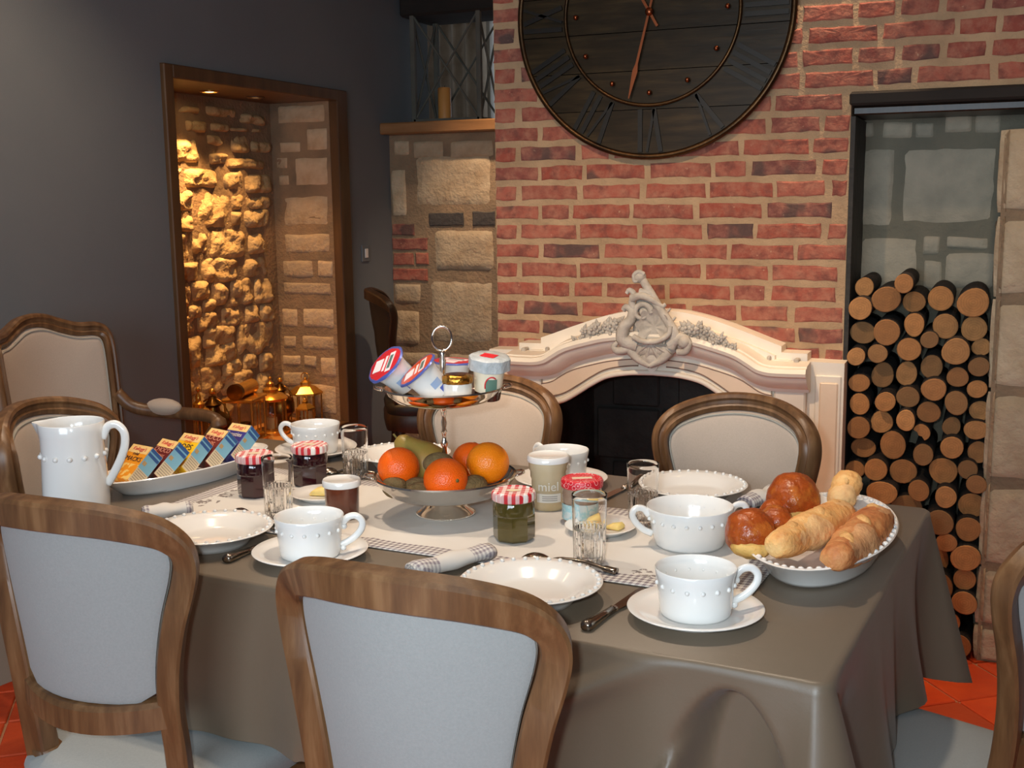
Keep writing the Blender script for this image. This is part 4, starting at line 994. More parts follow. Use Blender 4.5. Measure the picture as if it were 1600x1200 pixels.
    L = [(0.0, 0.398), (0.004, 0.41), (0.006, 0.43), (0.0, 0.445), (-0.02, 0.455), (-0.06, 0.463), (-0.12, 0.468), (-0.18, 0.470)]
    for g, z in L:
        for k in range(48): x, y = outline(k, 48, g); v.append((x, y, z))
    for i in range(len(L) - 1):
        for k in range(48): f.append((i * 48 + k, i * 48 + (k + 1) % 48, (i + 1) * 48 + (k + 1) % 48, (i + 1) * 48 + k))
    f.append(tuple(range(48))); f.append(tuple((len(L) - 1) * 48 + k for k in range(48)))
    b.add(v, f).build('seat', 'linen', t, True, angle=50)
    b = MB(); v = []; f = []
    L = [(0.004, 0.335), (0.008, 0.345), (0.008, 0.385), (0.003, 0.400), (-0.03, 0.400)]
    for g, z in L:
        for k in range(48):
            x, y = outline(k, 48, g); v.append((x, y, z - (0.012 * abs(math.cos(2 * PI * k / 48 * 2)) if z < 0.34 else 0)))
    for i in range(len(L) - 1):
        for k in range(48): f.append((i * 48 + k, i * 48 + (k + 1) % 48, (i + 1) * 48 + (k + 1) % 48, (i + 1) * 48 + k))
    f.append(tuple(range(48))); f.append(tuple((len(L) - 1) * 48 + k for k in range(48)))
    b.add(v, f).build('seat_rail', wood, t, True, angle=40)
    for sx in (-1, 1):
        x0 = sx * (wf - 0.03); y0 = d1 - 0.03
        p = smoothpath([(x0, y0, 0.385), (x0 + sx * 0.012, y0 + 0.014, 0.32), (x0 + sx * 0.002, y0 + 0.004, 0.2), (x0 - sx * 0.012, y0 - 0.012, 0.08), (x0 - sx * 0.004, y0 + 0.002, 0.03), (x0 + sx * 0.006, y0 + 0.012, 0.0)], 5)
        n = len(p); MB().tube(p, [0.030 - 0.018 * min(1, i / (n * 0.75)) + (0.004 if i > n * 0.85 else 0) for i in range(n)], 10).build('leg', wood, t, True)
        x0 = sx * half[0][0]; yb = ys(half[0][0], 0.44)
        p = smoothpath([(x0, yb, 0.46), (x0, yb + 0.004, 0.38), (x0 + sx * 0.008, yb - 0.005, 0.2), (x0 + sx * 0.020, yb - 0.05, 0.0)], 5)
        n = len(p); MB().tube(p, [0.026 - 0.010 * i / n for i in range(n)], 8).build('leg', wood, t, True)
    if arm:
        for sx in (-1, 1):
            xa = sx * 0.222; ya = ys(0.226, 0.72); 
            p = smoothpath([(xa, ya + 0.005, 0.80), (xa + sx * 0.02, ya + 0.05, 0.755), (xa + sx * 0.055, ya + 0.14, 0.738), (xa + sx * 0.065, ya + 0.27, 0.735), (xa + sx * 0.062, ya + 0.33, 0.725), (xa + sx * 0.058, ya + 0.345, 0.700)], 6)
            n = len(p); a_ = MB().tube(p, [0.020 + 0.006 * (i > n - 6) for i in range(n)], 10).build('arm', wood, t, True)
            MB().ball((xa + sx * 0.050, ya + 0.145, 0.755), (0.030, 0.066, 0.027), 16, 10).build('arm_pad', front, t, True)
            p = smoothpath([(xa + sx * 0.060, ya + 0.335, 0.705), (xa + sx * 0.045, ya + 0.29, 0.62), (xa + sx * 0.05, ya + 0.285, 0.52), (sx * 0.29, ya + 0.33, 0.40)], 6)
            n = len(p); MB().tube(p, [0.020 + 0.008 * i / n for i in range(n)], 10).build('arm_support', wood, t, True)
    return t
proto = make_chair('upholstered_chair')
G = 'carved oak dining chairs around the table'
CH = [
    ('weathered oak chair in the foreground, its plain grey back centred before the table', (-0.657, 1.435), math.radians(-3)),
    ('weathered oak chair cut by the left picture edge, grey back turned to us', (-1.318, 1.550), math.radians(-1)),
    ('oak chair across the table in front of the right part of the fireplace', (-0.520, 2.300), math.radians(180 - 3)),
    ('oak chair across the table partly hidden behind the silver fruit stand', (-1.100, 2.395), math.radians(180 + 14)),
    ('oak chair at the left end of the table behind the white jug', (-1.768, 1.968), math.radians(-90)),
    ('oak chair at the right picture edge, only grey seat and one back post showing', (-0.086, 1.885), math.radians(77)),
]
for i, (lb_, (x, y), rz) in enumerate(CH):
    o = place(proto, i == 0, lb_, (x, y, 0), rz, G)
    o.scale = ((1, 1, 1), (1, 1, 1), (0.87, 1, 1), (0.84, 1, 1), (0.87, 1, 1), (1, 1, 1))[i]
ac = make_chair('armchair', True)
ac['label'] = 'tall beige upholstered armchair with wooden arms against the left grey wall'
ac['category'] = 'armchair'; ac.scale = (0.95, 1, 1); ac.location = (-2.335, 2.560, 0); ac.rotation_euler = (0, 0, math.radians(-90))
dk = make_chair('corner_chair', False, 'dark_wood', M('black_leather', srgb(30, 27, 25), None, 5, 0.5), M('black_leather_back', srgb(30, 27, 25), None, 5, 0.5))
for ch in dk.children:
    if ch.name.split('.')[0] in ('seat', 'piping'): ch.data.materials.clear(); ch.data.materials.append(bpy.data.materials['black_leather'])
dk['label'] = 'dark wooden chair seen edge on in the far corner by the stone wall'
dk['category'] = 'chair'; dk.location = (-2.40, 4.74, 0); dk.rotation_euler = (0, 0, math.radians(-58)); dk.scale = (1.05, 1.05, 1.05)

# ================================================================== TABLE AND CLOTH
TA = math.radians(-4.57); TCX, TCY, TL, TW, TZ = -0.973, 1.963, 1.68, 0.92, 0.76
tb = thing('dining_table', 'long dining table hidden under the taupe cloth', 'table', (TCX, TCY, 0), TA)
MB().rbox(-TL / 2 + 0.006, TL / 2 - 0.006, -TW / 2 + 0.006, TW / 2 - 0.006, 0.738, 0.756, 0.004).build('tabletop', 'oak', tb)
MB().box(-TL / 2 + 0.09, TL / 2 - 0.09, -TW / 2 + 0.09, -TW / 2 + 0.11, 0.65, 0.738).box(-TL / 2 + 0.09, TL / 2 - 0.09, TW / 2 - 0.11, TW / 2 - 0.09, 0.65, 0.738).box(-TL / 2 + 0.09, -TL / 2 + 0.11, -TW / 2 + 0.09, TW / 2 - 0.09, 0.65, 0.738).box(TL / 2 - 0.11, TL / 2 - 0.09, -TW / 2 + 0.09, TW / 2 - 0.09, 0.65, 0.738).build('apron', 'oak', tb)
for sx in (-1, 1):
    for sy in (-1, 1): MB().rbox(sx * (TL / 2 - 0.07) - 0.025, sx * (TL / 2 - 0.07) + 0.025, sy * 0.08 - 0.025, sy * 0.08 + 0.025, 0, 0.738, 0.004).build('leg', 'oak', tb)
def tablecloth():
    b = MB(); hx, hy, rc = TL / 2 + 0.003, TW / 2 + 0.003, 0.018
    # perimeter samples: position, outward normal, corner weight
    per = []
    def seg(p, q, nrm, n):
        for i in range(n):
            u = i / n; per.append((p[0] + (q[0] - p[0]) * u, p[1] + (q[1] - p[1]) * u, nrm, 0.0, (u, n)))
    cs = [(hx - rc, -hy + rc, -90), (hx - rc, hy - rc, 0), (-hx + rc, hy - rc, 90), (-hx + rc, -hy + rc, 180)]
    sides_ = [((-hx + rc, -hy), (hx - rc, -hy), (0, -1), 220), ((hx, -hy + rc), (hx, hy - rc), (1, 0), 46), ((hx - rc, hy), (-hx + rc, hy), (0, 1), 84), ((-hx, hy - rc), (-hx, -hy + rc), (-1, 0), 46)]
    for si in range(4):
        seg(*sides_[si])
        cx, cy, a0 = cs[si]
        for k in range(13):
            a = math.radians(a0 + 90 * k / 12.0); per.append((cx + rc * math.cos(a), cy + rc * math.sin(a), (math.cos(a), math.sin(a)), math.sin(PI * k / 12.0) ** 1.0, (si, 0)))
    N = len(per); rows = 40; D = 0.285
    def fold(x, y, nrm, cw, info, t):
        dx, dy = x, y
        # distance along the side from the nearest corner
        if cw > 0: dc = 0.0
        elif abs(nrm[0]) > 0.5: dc = hy - abs(y)
        else: dc = hx - abs(x)
        o = 0.004 + 0.012 * t
        s_ = x if abs(nrm[1]) > 0.5 else y
        o += 0.012 * t * math.sin(s_ * 17 + (3 if nrm[0] > 0.5 else 0.6)) + 0.006 * t * math.sin(s_ * 41 + 1.3)
        cone = math.exp(-(dc / 0.035) ** 2); valley = math.exp(-((dc - 0.13) / 0.06) ** 2); swell = math.exp(-((dc - 0.27) / 0.07) ** 2)
        if nrm[1] < -0.5 and x > 0:   # pinched swag left of the near right corner
            ts = 0.09 + 0.32 * ((dc - 0.125) / 0.085) ** 2      # arch shaped upper edge of the hollow
            e = min(1.0, max(0.0, (t - ts) / 0.13)); e = e * e * (3 - 2 * e)
            o += 0.085 * t * cone - 0.085 * e * math.exp(-((dc - 0.125) / 0.085) ** 4) + 0.045 * e * math.exp(-((dc - (0.150 + 0.10 * t)) / 0.018) ** 2)
            o += 0.045 * min(1, 2.2 * t) * math.exp(-((dc - (0.225 + 0.50 * t)) / 0.045) ** 2) - 0.02 * t * math.exp(-((dc - (0.36 + 0.42 * t)) / 0.06) ** 2)
        else:
            o += t * (0.085 * cone - 0.050 * valley * min(1, t * 3) + 0.03 * swell * t)
        return max(o, 0.003 if t < 0.095 else -0.075)
    for r in range(rows + 1):
        t = r / rows
        for (x, y, nrm, cw, info) in per:
            ln = math.hypot(*nrm); nx, ny = nrm[0] / ln, nrm[1] / ln
            o = fold(x, y, nrm, cw, info, t)
            if cw > 0: o = 0.004 + 0.012 * t + t * 0.085
            if abs(nrm[1]) > 0.5 and cw == 0: dc = hx - abs(x)
            elif cw == 0: dc = hy - abs(y)
            else: dc = 0
            drop = D * (1 + 0.22 * math.exp(-(dc / 0.10) ** 2)) 
            zed = 0.761 - drop * t
            if r == 0: o = 0.0; zed = 0.761
            if r == 1: o = max(min(o, 0.006), 0.003); zed = 0.757
            b.v.append((x + nx * o, y + ny * o, zed))
    for r in range(rows):
        for k in range(N):
            k2 = (k + 1) % N; b.f.append([r * N + k, r * N + k2, (r + 1) * N + k2, (r + 1) * N + k]); b.mi.append(0)
    b.f.append(list(range(N))); b.mi.append(0)
    o = b.build('tablecloth', 'cloth', None, True, (TCX, TCY, 0), (0, 0, TA), angle=80)
    return o
tcl = tag(tablecloth(), 'dark taupe satin tablecloth draped over the dining table', 'tablecloth')
TOP = 0.7615
rnx, rny, rnl, rnw = -0.93, 1.942, 1.24, 0.42
MAT['runner'] = linen_print('runner_linen', rnl, rnw, 0.045)
rb = MB(); rb.grid(lambda u, v: ((u - 0.5) * rnl, (v - 0.5) * rnw, 0.0018 + 0.0008 * math.sin(u * 60 + v * 9) * math.sin(v * 20) + 0.0015 * math.exp(-((u - 0.42 - 0.1 * v) / 0.006) ** 2)), 120, 24)
ru = rb.build('table_runner', 'runner', None, True, (rnx, rny, TOP), (0, 0, math.radians(-3.6)))
mod = ru.modifiers.new('thick', 'SOLIDIFY'); mod.thickness = 0.0012; mod.offset = -1
tag(ru, 'white linen runner with grey gingham border along the middle of the table', 'table runner')

# ================================================================== CHINA
RT = TOP + 0.0035      # top of the runner
def beads(b, R, z, n, r, ry=None, flat=1.0):
    ry = ry or R
    for k in range(n):
        a = 2 * PI * k / n; b.ball((R * math.cos(a), ry * math.sin(a), z), (r, r, r * flat), 7, 5)
    return b
def make_cup():
    t = thing('breakfast_cup', 'cup', 'cup', (0, 0, 0))
    MB().lathe([(0, 0.003), (0.045, 0.003), (0.047, 0.0), (0.050, 0.0), (0.0525, 0.004), (0.0535, 0.015), (0.056, 0.040), (0.0585, 0.058), (0.0605, 0.070), (0.0595, 0.0715), (0.0575, 0.070), (0.0555, 0.056), (0.053, 0.036), (0.050, 0.014), (0.044, 0.008), (0, 0.007)], 48).build('bowl', 'ceramic', t, True, angle=60)
    p = smoothpath([(0.0575, 0, 0.055), (0.068, 0, 0.066), (0.082, 0, 0.068), (0.092, 0, 0.058), (0.090, 0, 0.044), (0.078, 0, 0.030), (0.064, 0, 0.021), (0.0535, 0, 0.017)], 5)
    MB().tube(p, 0.0062, 8, flat=0.7).build('handle', 'ceramic', t, True)
    MB().ball((0.0575, 0, 0.012), (0.006, 0.005, 0.006), 8, 6).ball((0.060, 0, 0.050), (0.006, 0.006, 0.006), 8, 6).build('handle_pearl', 'ceramic', t, True)
    beads(MB(), 0.0572, 0.049, 16, 0.0038).build('pearl_band', 'ceramic', t, True)['kind'] = 'stuff'
    return t
def make_saucer():
    return MB().lathe([(0, 0.004), (0.052, 0.003), (0.054, 0.0), (0.058, 0.0), (0.062, 0.004), (0.085, 0.012), (0.100, 0.018), (0.101, 0.0195), (0.099, 0.021), (0.084, 0.016), (0.060, 0.009), (0.050, 0.0085), (0, 0.0085)], 56).build('saucer', 'ceramic', None, True, angle=70)
def make_plate():
    t = thing('soup_plate', 'plate', 'plate', (0, 0, 0))
    MB().lathe([(0, 0.004), (0.060, 0.004), (0.062, 0.0), (0.066, 0.0), (0.069, 0.006), (0.083, 0.020), (0.100, 0.027), (0.112, 0.031), (0.1128, 0.0325), (0.111, 0.034), (0.098, 0.0305), (0.082, 0.0245), (0.070, 0.014), (0.060, 0.0105), (0, 0.010)], 64).build('dish', 'ceramic', t, True, angle=70)
    beads(MB(), 0.1065, 0.0335, 34, 0.0042, flat=0.8).build('pearl_rim', 'ceramic', t, True)['kind'] = 'stuff'
    return t
cup = make_cup(); sau = make_saucer(); plate = make_plate()
SETS = [((-0.382, 1.600), 24, TOP, 'near right corner'), ((-1.078, 1.645), 24, TOP, ''), ((-0.846, 2.285), 150, TOP, ''), ((-1.520, 2.365), 190, TOP, '')]
CL = ['large white cup with raised pearls nearest the camera at the table corner', 'large white pearl cup behind the middle foreground chair', 'white pearl cup half hidden behind the honey pot', 'white pearl cup at the far left in front of the niche']
SL = ['white saucer under the nearest cup at the table corner', 'white saucer under the cup behind the foreground chair', 'white saucer under the cup behind the honey pot', 'white saucer under the far left cup by the niche']
for i, ((x, y), a, z, _) in enumerate(SETS):
    o = sau if i == 0 else copy_tree(sau)
    tag(o, SL[i], 'saucer', 'saucers of the breakfast cups'); o.location = (x, y, z)
    place(cup, i == 0, CL[i], (x, y, z + 0.0088), math.radians(a), 'large white breakfast cups')
PL = [((-0.640, 1.588), TOP, 'deep white plate with beaded rim nearest the camera'), ((-1.300, 1.660), TOP, 'deep white beaded plate behind the left foreground chair'), ((-0.552, 2.272), TOP, 'deep white beaded plate at the far right before the oak chair'), ((-1.262, 2.335), TOP, 'deep white beaded plate at the far left behind the fruit stand')]
for i, ((x, y), z, lb_) in enumerate(PL): place(plate, i == 0, lb_, (x, y, z), 0.3 * i, 'deep beaded plates')
# two handled bowl
bw = thing('soup_bowl', 'wide white two handled bowl with raised pearls left of the bread', 'bowl', (-0.478, 1.950, RT), math.radians(28))
MB().lathe([(0, 0.003), (0.054, 0.003), (0.056, 0.0), (0.059, 0.0), (0.062, 0.005), (0.066, 0.020), (0.072, 0.048), (0.0775, 0.070), (0.0765, 0.0715), (0.0745, 0.070), (0.069, 0.046), (0.063, 0.020), (0.056, 0.010), (0, 0.008)], 56).build('bowl', 'ceramic', bw, True, angle=60)
for sg in (-1, 1):
    p = smoothpath([(sg * 0.074, 0, 0.056), (sg * 0.084, 0, 0.068), (sg * 0.098, 0, 0.069), (sg * 0.104, 0, 0.058), (sg * 0.098, 0, 0.044), (sg * 0.084, 0, 0.030), (sg * 0.068, 0, 0.022)], 5)
    MB().tube(p, 0.0062, 8, flat=0.7).build('handle', 'ceramic', bw, True)
beads(MB(), 0.0732, 0.050, 20, 0.0040).build('pearl_band', 'ceramic', bw, True)['kind'] = 'stuff'
# jug
jg = thing('milk_jug', 'tall white ceramic jug with a row of raised pearls at the left', 'jug', (-1.690, 1.738, TOP), math.radians(24))
def jf(a, z):
    d = ((a - PI + PI) % (2 * PI)) - PI  # spout at -x
    return 1.0 + (0.26 * math.exp(-((abs(a - PI)) / 0.20) ** 2) * max(0.0, (z - 0.150) / 0.040) if z > 0.150 else 0.0)
MB().lathe([(0, 0.003), (0.055, 0.003), (0.060, 0.0), (0.064, 0.004), (0.0645, 0.03), (0.063, 0.08), (0.061, 0.13), (0.0615, 0.165), (0.064, 0.188), (0.0625, 0.190), (0.060, 0.187), (0.0575, 0.16), (0.057, 0.12), (0.059, 0.06), (0.058, 0.012), (0, 0.010)], 56, fn=jf).build('body', 'ceramic', jg, True, angle=70)
p = smoothpath([(0.060, 0, 0.155), (0.072, 0, 0.178), (0.090, 0, 0.182), (0.104, 0, 0.166), (0.104, 0, 0.140), (0.094, 0, 0.112), (0.078, 0, 0.082), (0.064, 0, 0.060)], 6)
MB().tube(p, 0.0085, 10, flat=0.7).build('handle', 'ceramic', jg, True)
beads(MB(), 0.0622, 0.124, 14, 0.0055).build('pearl_band', 'ceramic', jg, True)['kind'] = 'stuff'
# oval dishes
def oval_dish(name, label, loc, rz, A, B, h, bead=True):
    t = thing(name, label, 'dish', loc, rz)
    prof = [(0, 0.004), (0.66, 0.004), (0.68, 0.0), (0.72, 0.0), (0.75, 0.006), (0.86, h * 0.62), (0.98, h * 0.93), (1.0, h), (0.985, h + 0.002), (0.85, h * 0.70), (0.74, 0.013), (0.66, 0.010), (0, 0.010)]
    b = MB(); b.lathe(prof, 72)
    b.v = [(x * A, y * B, z) for x, y, z in b.v]; b.build('dish', 'ceramic', t, True, angle=60)
    if bead: beads(MB(), A * 0.94, h - 0.001, 56, 0.0056, B * 0.962, 0.8).build('pearl_rim', 'ceramic', t, True)['kind'] = 'stuff'
    return t
oval_dish('bread_dish', 'oval white dish with beaded rim holding bread at the right', (-0.249, 1.965, RT), math.radians(-3), 0.122, 0.250, 0.050)
oval_dish('cereal_dish', 'long oval white dish filled with small cereal boxes', (-1.665, 2.050, TOP), math.radians(-13), 0.094, 0.232, 0.040, False)
# ================================================================== BREAD
def crust(name, c1, c2, c3, gloss, flour=0.0):
    t = NT(name); t.set(Roughness=gloss); v = t.obj(); n = t.noise(v, 26, 4); n2 = t.noise(v, 90, 3)
    c = t.ramp(n, [(0.34, c1), (0.52, c2), (0.70, c3)]); c = t.mix(t.math('MULTIPLY_ADD', n2, 1.0, -0.35), c, c1)
    fl_ = t.noise(v, 7, 3)
    c = t.mix(t.math('MULTIPLY', t.math('GREATER_THAN', fl_, 0.56), flour), c, srgb(240, 208, 158)); t.base(c); t.bump(t.math('ADD', n, t.math('MULTIPLY', n2, 0.5)), 0.7, 0.008)
    t.b.inputs['Subsurface Weight'].default_value = 0.05
    return t.m
BAG = crust('baguette_crust', srgb(244, 198, 132), srgb(236, 174, 102), srgb(206, 130, 66), 0.7, 0.4)
BAG2 = crust('dark_baguette_crust', srgb(220, 158, 100), srgb(198, 124, 70), srgb(160, 86, 44), 0.65, 0.3)
BRI = crust('brioche_crust', srgb(176, 84, 28), srgb(146, 62, 20), srgb(196, 116, 44), 0.28)
CRUMB = crust('brioche_crumb', srgb(232, 190, 110), srgb(222, 170, 86), srgb(206, 140, 62), 0.7)
SLASH = crust('slash_crust', srgb(232, 186, 124), srgb(222, 166, 100), srgb(206, 142, 80), 0.7)
def loaf(name, label, path, r, mat, cat, seed, slash=3):
    P = smoothpath(path, 6); n = len(P); rs = random.Random(seed); cen = sum(P, Vector()) / n
    P = [p - cen for p in P]; rr = []
    for i in range(n):
        u = i / (n - 1); e = math.sin(PI * min(1, max(0, u * 0.96 + 0.02))) ** 0.30; rr.append(r * e * (1 + 0.05 * math.sin(u * 17 + seed) + 0.03 * math.sin(u * 41)))
    t = thing(name, label, cat, tuple(cen))
    b = MB(); b.tube(P, rr, 16)
    v2 = []
    for p in b.v:
        q = Vector(p) * 24 + Vector((seed * 3, 0, 0)); d = noise.fractal(q, 0.9, 2.0, 4) * 0.0046
        v2.append((p[0] + d, p[1] + d * 0.5, p[2] * 0.90 + d))
    b.v = v2; b.build('crust', mat, t, True)
    for k in range(slash):
        u = (k + 0.9) / (slash + 0.8); i = int(u * (n - 1)); a = P[max(0, i - 3)]; c = P[min(n - 1, i + 3)]
        d = (c - a).normalized(); sd = Vector((-d.y, d.x, 0))
        q0 = P[i] - d * r * 0.9 - sd * r * 0.45; q1 = P[i] + d * r * 0.9 + sd * r * 0.45
        pts = []
        for j in range(9):
            w_ = j / 8; q = q0.lerp(q1, w_); off = (q - P[i]).dot(sd); hh = math.sqrt(max(0.0, rr[i] ** 2 - off * off)) * 0.90 - r * 0.22
            pts.append(Vector((q.x, q.y, P[i].z * 0.90 + hh - 0.002)))
        MB().tube(pts, [r * 0.34 * math.sin(PI * (j + 0.4) / 8.8) + 0.001 for j in range(9)], 8, flat=1.0).build('slash', SLASH, t, True)
    return t
bz = TOP + 0.016
loaf('baguette', 'pale crusty baguette piece lying along the middle of the bread dish', [(-0.292, 1.735, bz + 0.066), (-0.272, 1.82, bz + 0.058), (-0.248, 1.91, bz + 0.054), (-0.232, 1.99, bz + 0.050), (-0.222, 2.05, bz + 0.048)], 0.034, BAG, 'bread', 1)
loaf('baguette', 'floury baguette end standing at the far end of the bread dish', [(-0.240, 2.105, bz + 0.036), (-0.236, 2.135, bz + 0.052), (-0.232, 2.16, bz + 0.072), (-0.228, 2.178, bz + 0.090)], 0.028, BAG, 'bread', 4, 1)
loaf('baguette', 'browner baguette piece at the right side of the bread dish', [(-0.205, 1.742, bz + 0.052), (-0.190, 1.83, bz + 0.044), (-0.178, 1.92, bz + 0.042), (-0.168, 2.00, bz + 0.044), (-0.166, 2.04, bz + 0.046)], 0.036, BAG2, 'bread', 2)
def brioche(label, loc, big, head, seed):
    t = thing('brioche', label, 'bread', loc)
    def blob(c, r, nm, mat, sd, amp=0.004):
        b = MB(); b.ball((0, 0, 0), r, 24, 16); b.v = [tuple(Vector(p) * (1 + amp / max(r) * noise.fractal(Vector(p) * 34 + Vector((sd, 0, 0)), 1, 2, 3)) + Vector(c)) for p in b.v]; b.build(nm, mat, t, True)
    blob((0, 0, 0), big, 'dome', BRI, seed)
    blob(head[0], head[1], 'head', BRI, seed + 5)
    blob((0.004, -0.006, -big[2] * 0.42), (big[0] * 0.96, big[1] * 0.96, big[2] * 0.55), 'torn_base', CRUMB, seed + 9, 0.007)
    return t
brioche('glossy round brioche at the left front of the bread dish', (-0.345, 1.815, bz + 0.060), (0.042, 0.042, 0.040), ((0.032, 0.052, 0.012), (0.026, 0.030, 0.024)), 3)
brioche('largest glossy brioche at the back of the bread dish', (-0.306, 2.002, bz + 0.072), (0.048, 0.055, 0.047), ((-0.022, -0.055, -0.012), (0.026, 0.034, 0.024)), 8)

# ================================================================== GLASSES AND JARS
def make_glass():
    t = thing('water_glass', 'glass', 'glass', (0, 0, 0))
    MB().lathe([(0, 0.0), (0.0265, 0.0), (0.0275, 0.003), (0.0285, 0.05), (0.0302, 0.112), (0.0305, 0.1195), (0.0300, 0.1205), (0.0293, 0.1195), (0.0288, 0.112), (0.0268, 0.05), (0.0252, 0.016), (0.022, 0.012), (0, 0.011)], 40).build('tumbler', 'cut_glass', t, True, angle=60)
    return t
gl = make_glass()
GL = [((-0.612, 1.789), RT, 'cut glass tumbler nearest the camera behind the front plate'), ((-1.283, 1.852), RT, 'cut glass tumbler in front of the left purple jam jar'), ((-1.300, 2.180), TOP + 0.001, 'cut glass tumbler at the far left beside the fruit stand'), ((-0.591, 2.040), RT, 'cut glass tumbler beside the far right plate')]
for i, ((x, y), z, lb_) in enumerate(GL): place(gl, i == 0, lb_, (x, y, z), 0.4 * i, 'cut glass tumblers')
def jar(label, loc, jam, lidmat, h=0.092, w=0.0385, facets=True, rz=0.2, stripe=None, patch='oval'):
    t = thing('jam_jar', label, 'jar', loc, rz)
    zl = h - 0.016
    prof = [(0, 0.002), (w * 0.86, 0.0), (w * 0.95, 0.004), (w * 0.97, 0.012), (w * 0.97, zl * 0.62), (w * 1.0, zl * 0.66), (w * 1.0, zl * 0.86), (w * 0.93, zl * 0.96), (w * 0.90, zl)]
    seg = 32
    def fn(a, z):
        if not facets or z > zl * 0.64: return 1.0
        k = (a / (PI / 4)) % 1.0; return math.cos(PI / 8) / math.cos((k - 0.5) * PI / 4) * 1.03
    MB().lathe(prof, seg, fn=fn).build('body', jam, t, True, angle=22 if facets else 50)
    MB().lathe([(w * 0.99, zl - 0.002), (w * 1.05, zl), (w * 1.06, zl + 0.010), (w * 1.02, zl + 0.014), (w * 0.92, zl + 0.016), (w * 0.88, zl + 0.0145), (0, zl + 0.0145)], 40).build('lid', lidmat, t, True, angle=40)
    pm = M('lid_label', srgb(226, 208, 178), None, 5, 0.5)
    if patch == 'oval':
        b = MB(); b.lathe([(0, 0), (1, 0)], 24); b.v = [(x * w * 0.34, y * w * 0.26, zl + 0.0150) for x, y, z in b.v]; b.build('lid_label', pm, t, rot=(0, 0, -rz + 0.4))
    else:
        MB().box(-w * 0.5, w * 0.5, -w * 0.16, w * 0.16, zl + 0.0146, zl + 0.0152).build('lid_label', pm, t, rot=(0, 0, -rz + 0.5))
    if stripe:
        b = MB(); rr = w * 1.012
        b.grid(lambda u, v: (rr * math.cos(-2.9 + 2.6 * u), rr * math.sin(-2.9 + 2.6 * u), 0.010 + v * zl * 0.42), 20, 1); b.build('label', stripe, t, True)
    return t
JP = M('purple_jam', srgb(36, 12, 18), srgb(58, 18, 24), 12, 0.08, 0, Coat_Weight=0.6)
JGm = M('green_jam', srgb(72, 62, 26), srgb(92, 78, 36), 14, 0.08, 0, Coat_Weight=0.6)
JO = M('half_empty_jar', srgb(196, 176, 156), srgb(150, 96, 62), 16, 0.08, 0, Coat_Weight=0.6, Transmission_Weight=0.35)
jar('green jam jar with red gingham lid right of the fruit stand', (-0.786, 1.872, RT), JGm, 'lid_gingham', rz=0.3)
jar('dark purple jam jar with red gingham lid behind the left tumbler', (-1.424, 1.976, RT), JP, 'lid_gingham', rz=0.5)
jar('dark purple jam jar with red gingham lid behind the butter dish', (-1.362, 2.092, RT), JP, 'lid_gingham', rz=0.1)
STR = NT('teal_label'); STR.set(Roughness=0.5)
_n = STR.noise(STR.obj(), 45, 2); STR.base(STR.ramp(_n, [(0.42, srgb(206, 216, 214)), (0.5, srgb(150, 200, 206)), (0.58, srgb(206, 216, 214))]))
jar('jam jar with red patterned lid and pale teal label beside the honey', (-0.705, 2.018, RT), JO, 'lid_paisley', 0.088, 0.0385, False, 0.2, STR.m, 'rect')
# honey pot
hp = thing('honey_pot', 'tall clear honey pot with white lid and miel lettering', 'jar', (-0.803, 2.094, RT), math.radians(14))
HON = M('honey', srgb(206, 188, 156), srgb(192, 168, 126), 14, 0.15, 0, Coat_Weight=0.5)
MB().lathe([(0, 0.0), (0.031, 0.0), (0.033, 0.003), (0.0335, 0.012), (0.034, 0.060), (0.0365, 0.066), (0.037, 0.078), (0.0385, 0.080), (0.040, 0.098), (0.0, 0.098)], 36).build('pot', HON, hp, True, angle=35)
MB().lathe([(0.0405, 0.096), (0.0425, 0.097), (0.0425, 0.106), (0.040, 0.109), (0.037, 0.107), (0, 0.107)], 36).build('lid', 'ceramic', hp, True, angle=40)
lblw = M('white_label', srgb(232, 226, 214), None, 5, 0.6)
def wrap(me, R, z, a0, name, mat, parent):
    for v in me.vertices:
        x, y, d = v.co; a = a0 + x / R; r = R + 0.0006 + d
        v.co = (r * math.sin(a), -r * math.cos(a), z + y)
    me.materials.clear(); me.materials.append(mat); return link(name, me, parent)
wrap(text_mesh('miel', 0.026), 0.0342, 0.050, 0.12, 'lettering', lblw, hp)
b = MB(); b.grid(lambda u, v: (0.0347 * math.sin(-0.6 + 1.5 * u), -0.0347 * math.cos(-0.6 + 1.5 * u), 0.018 + 0.018 * v), 16, 1)
lb2 = b.build('paper_label', lblw, hp, True)
gm = M('print_grey', srgb(120, 116, 112), None, 5, 0.7)
for k in range(3): MB().grid(lambda u, v: (0.0349 * math.sin(-0.25 + 0.9 * u), -0.0349 * math.cos(-0.25 + 0.9 * u), 0.030 - 0.004 * k + 0.0012 * v), 10, 1).build('print_line', gm, lb2)
# brown pot with white lid
bp = thing('chocolate_pot', 'brown spread pot with a flat white lid behind the near cup', 'jar', (-1.160, 1.890, RT))
MB().lathe([(0, 0.0), (0.030, 0.0), (0.032, 0.003), (0.0345, 0.066), (0.0, 0.066)], 36).build('pot', M('chestnut_spread', srgb(112, 58, 38), srgb(88, 44, 30), 20, 0.12, 0, Coat_Weight=0.5), bp, True, angle=40)
MB().lathe([(0.0345, 0.063), (0.0375, 0.064), (0.038, 0.074), (0.036, 0.077), (0.033, 0.0755), (0, 0.0755)], 36).build('lid', 'ceramic', bp, True, angle=40)
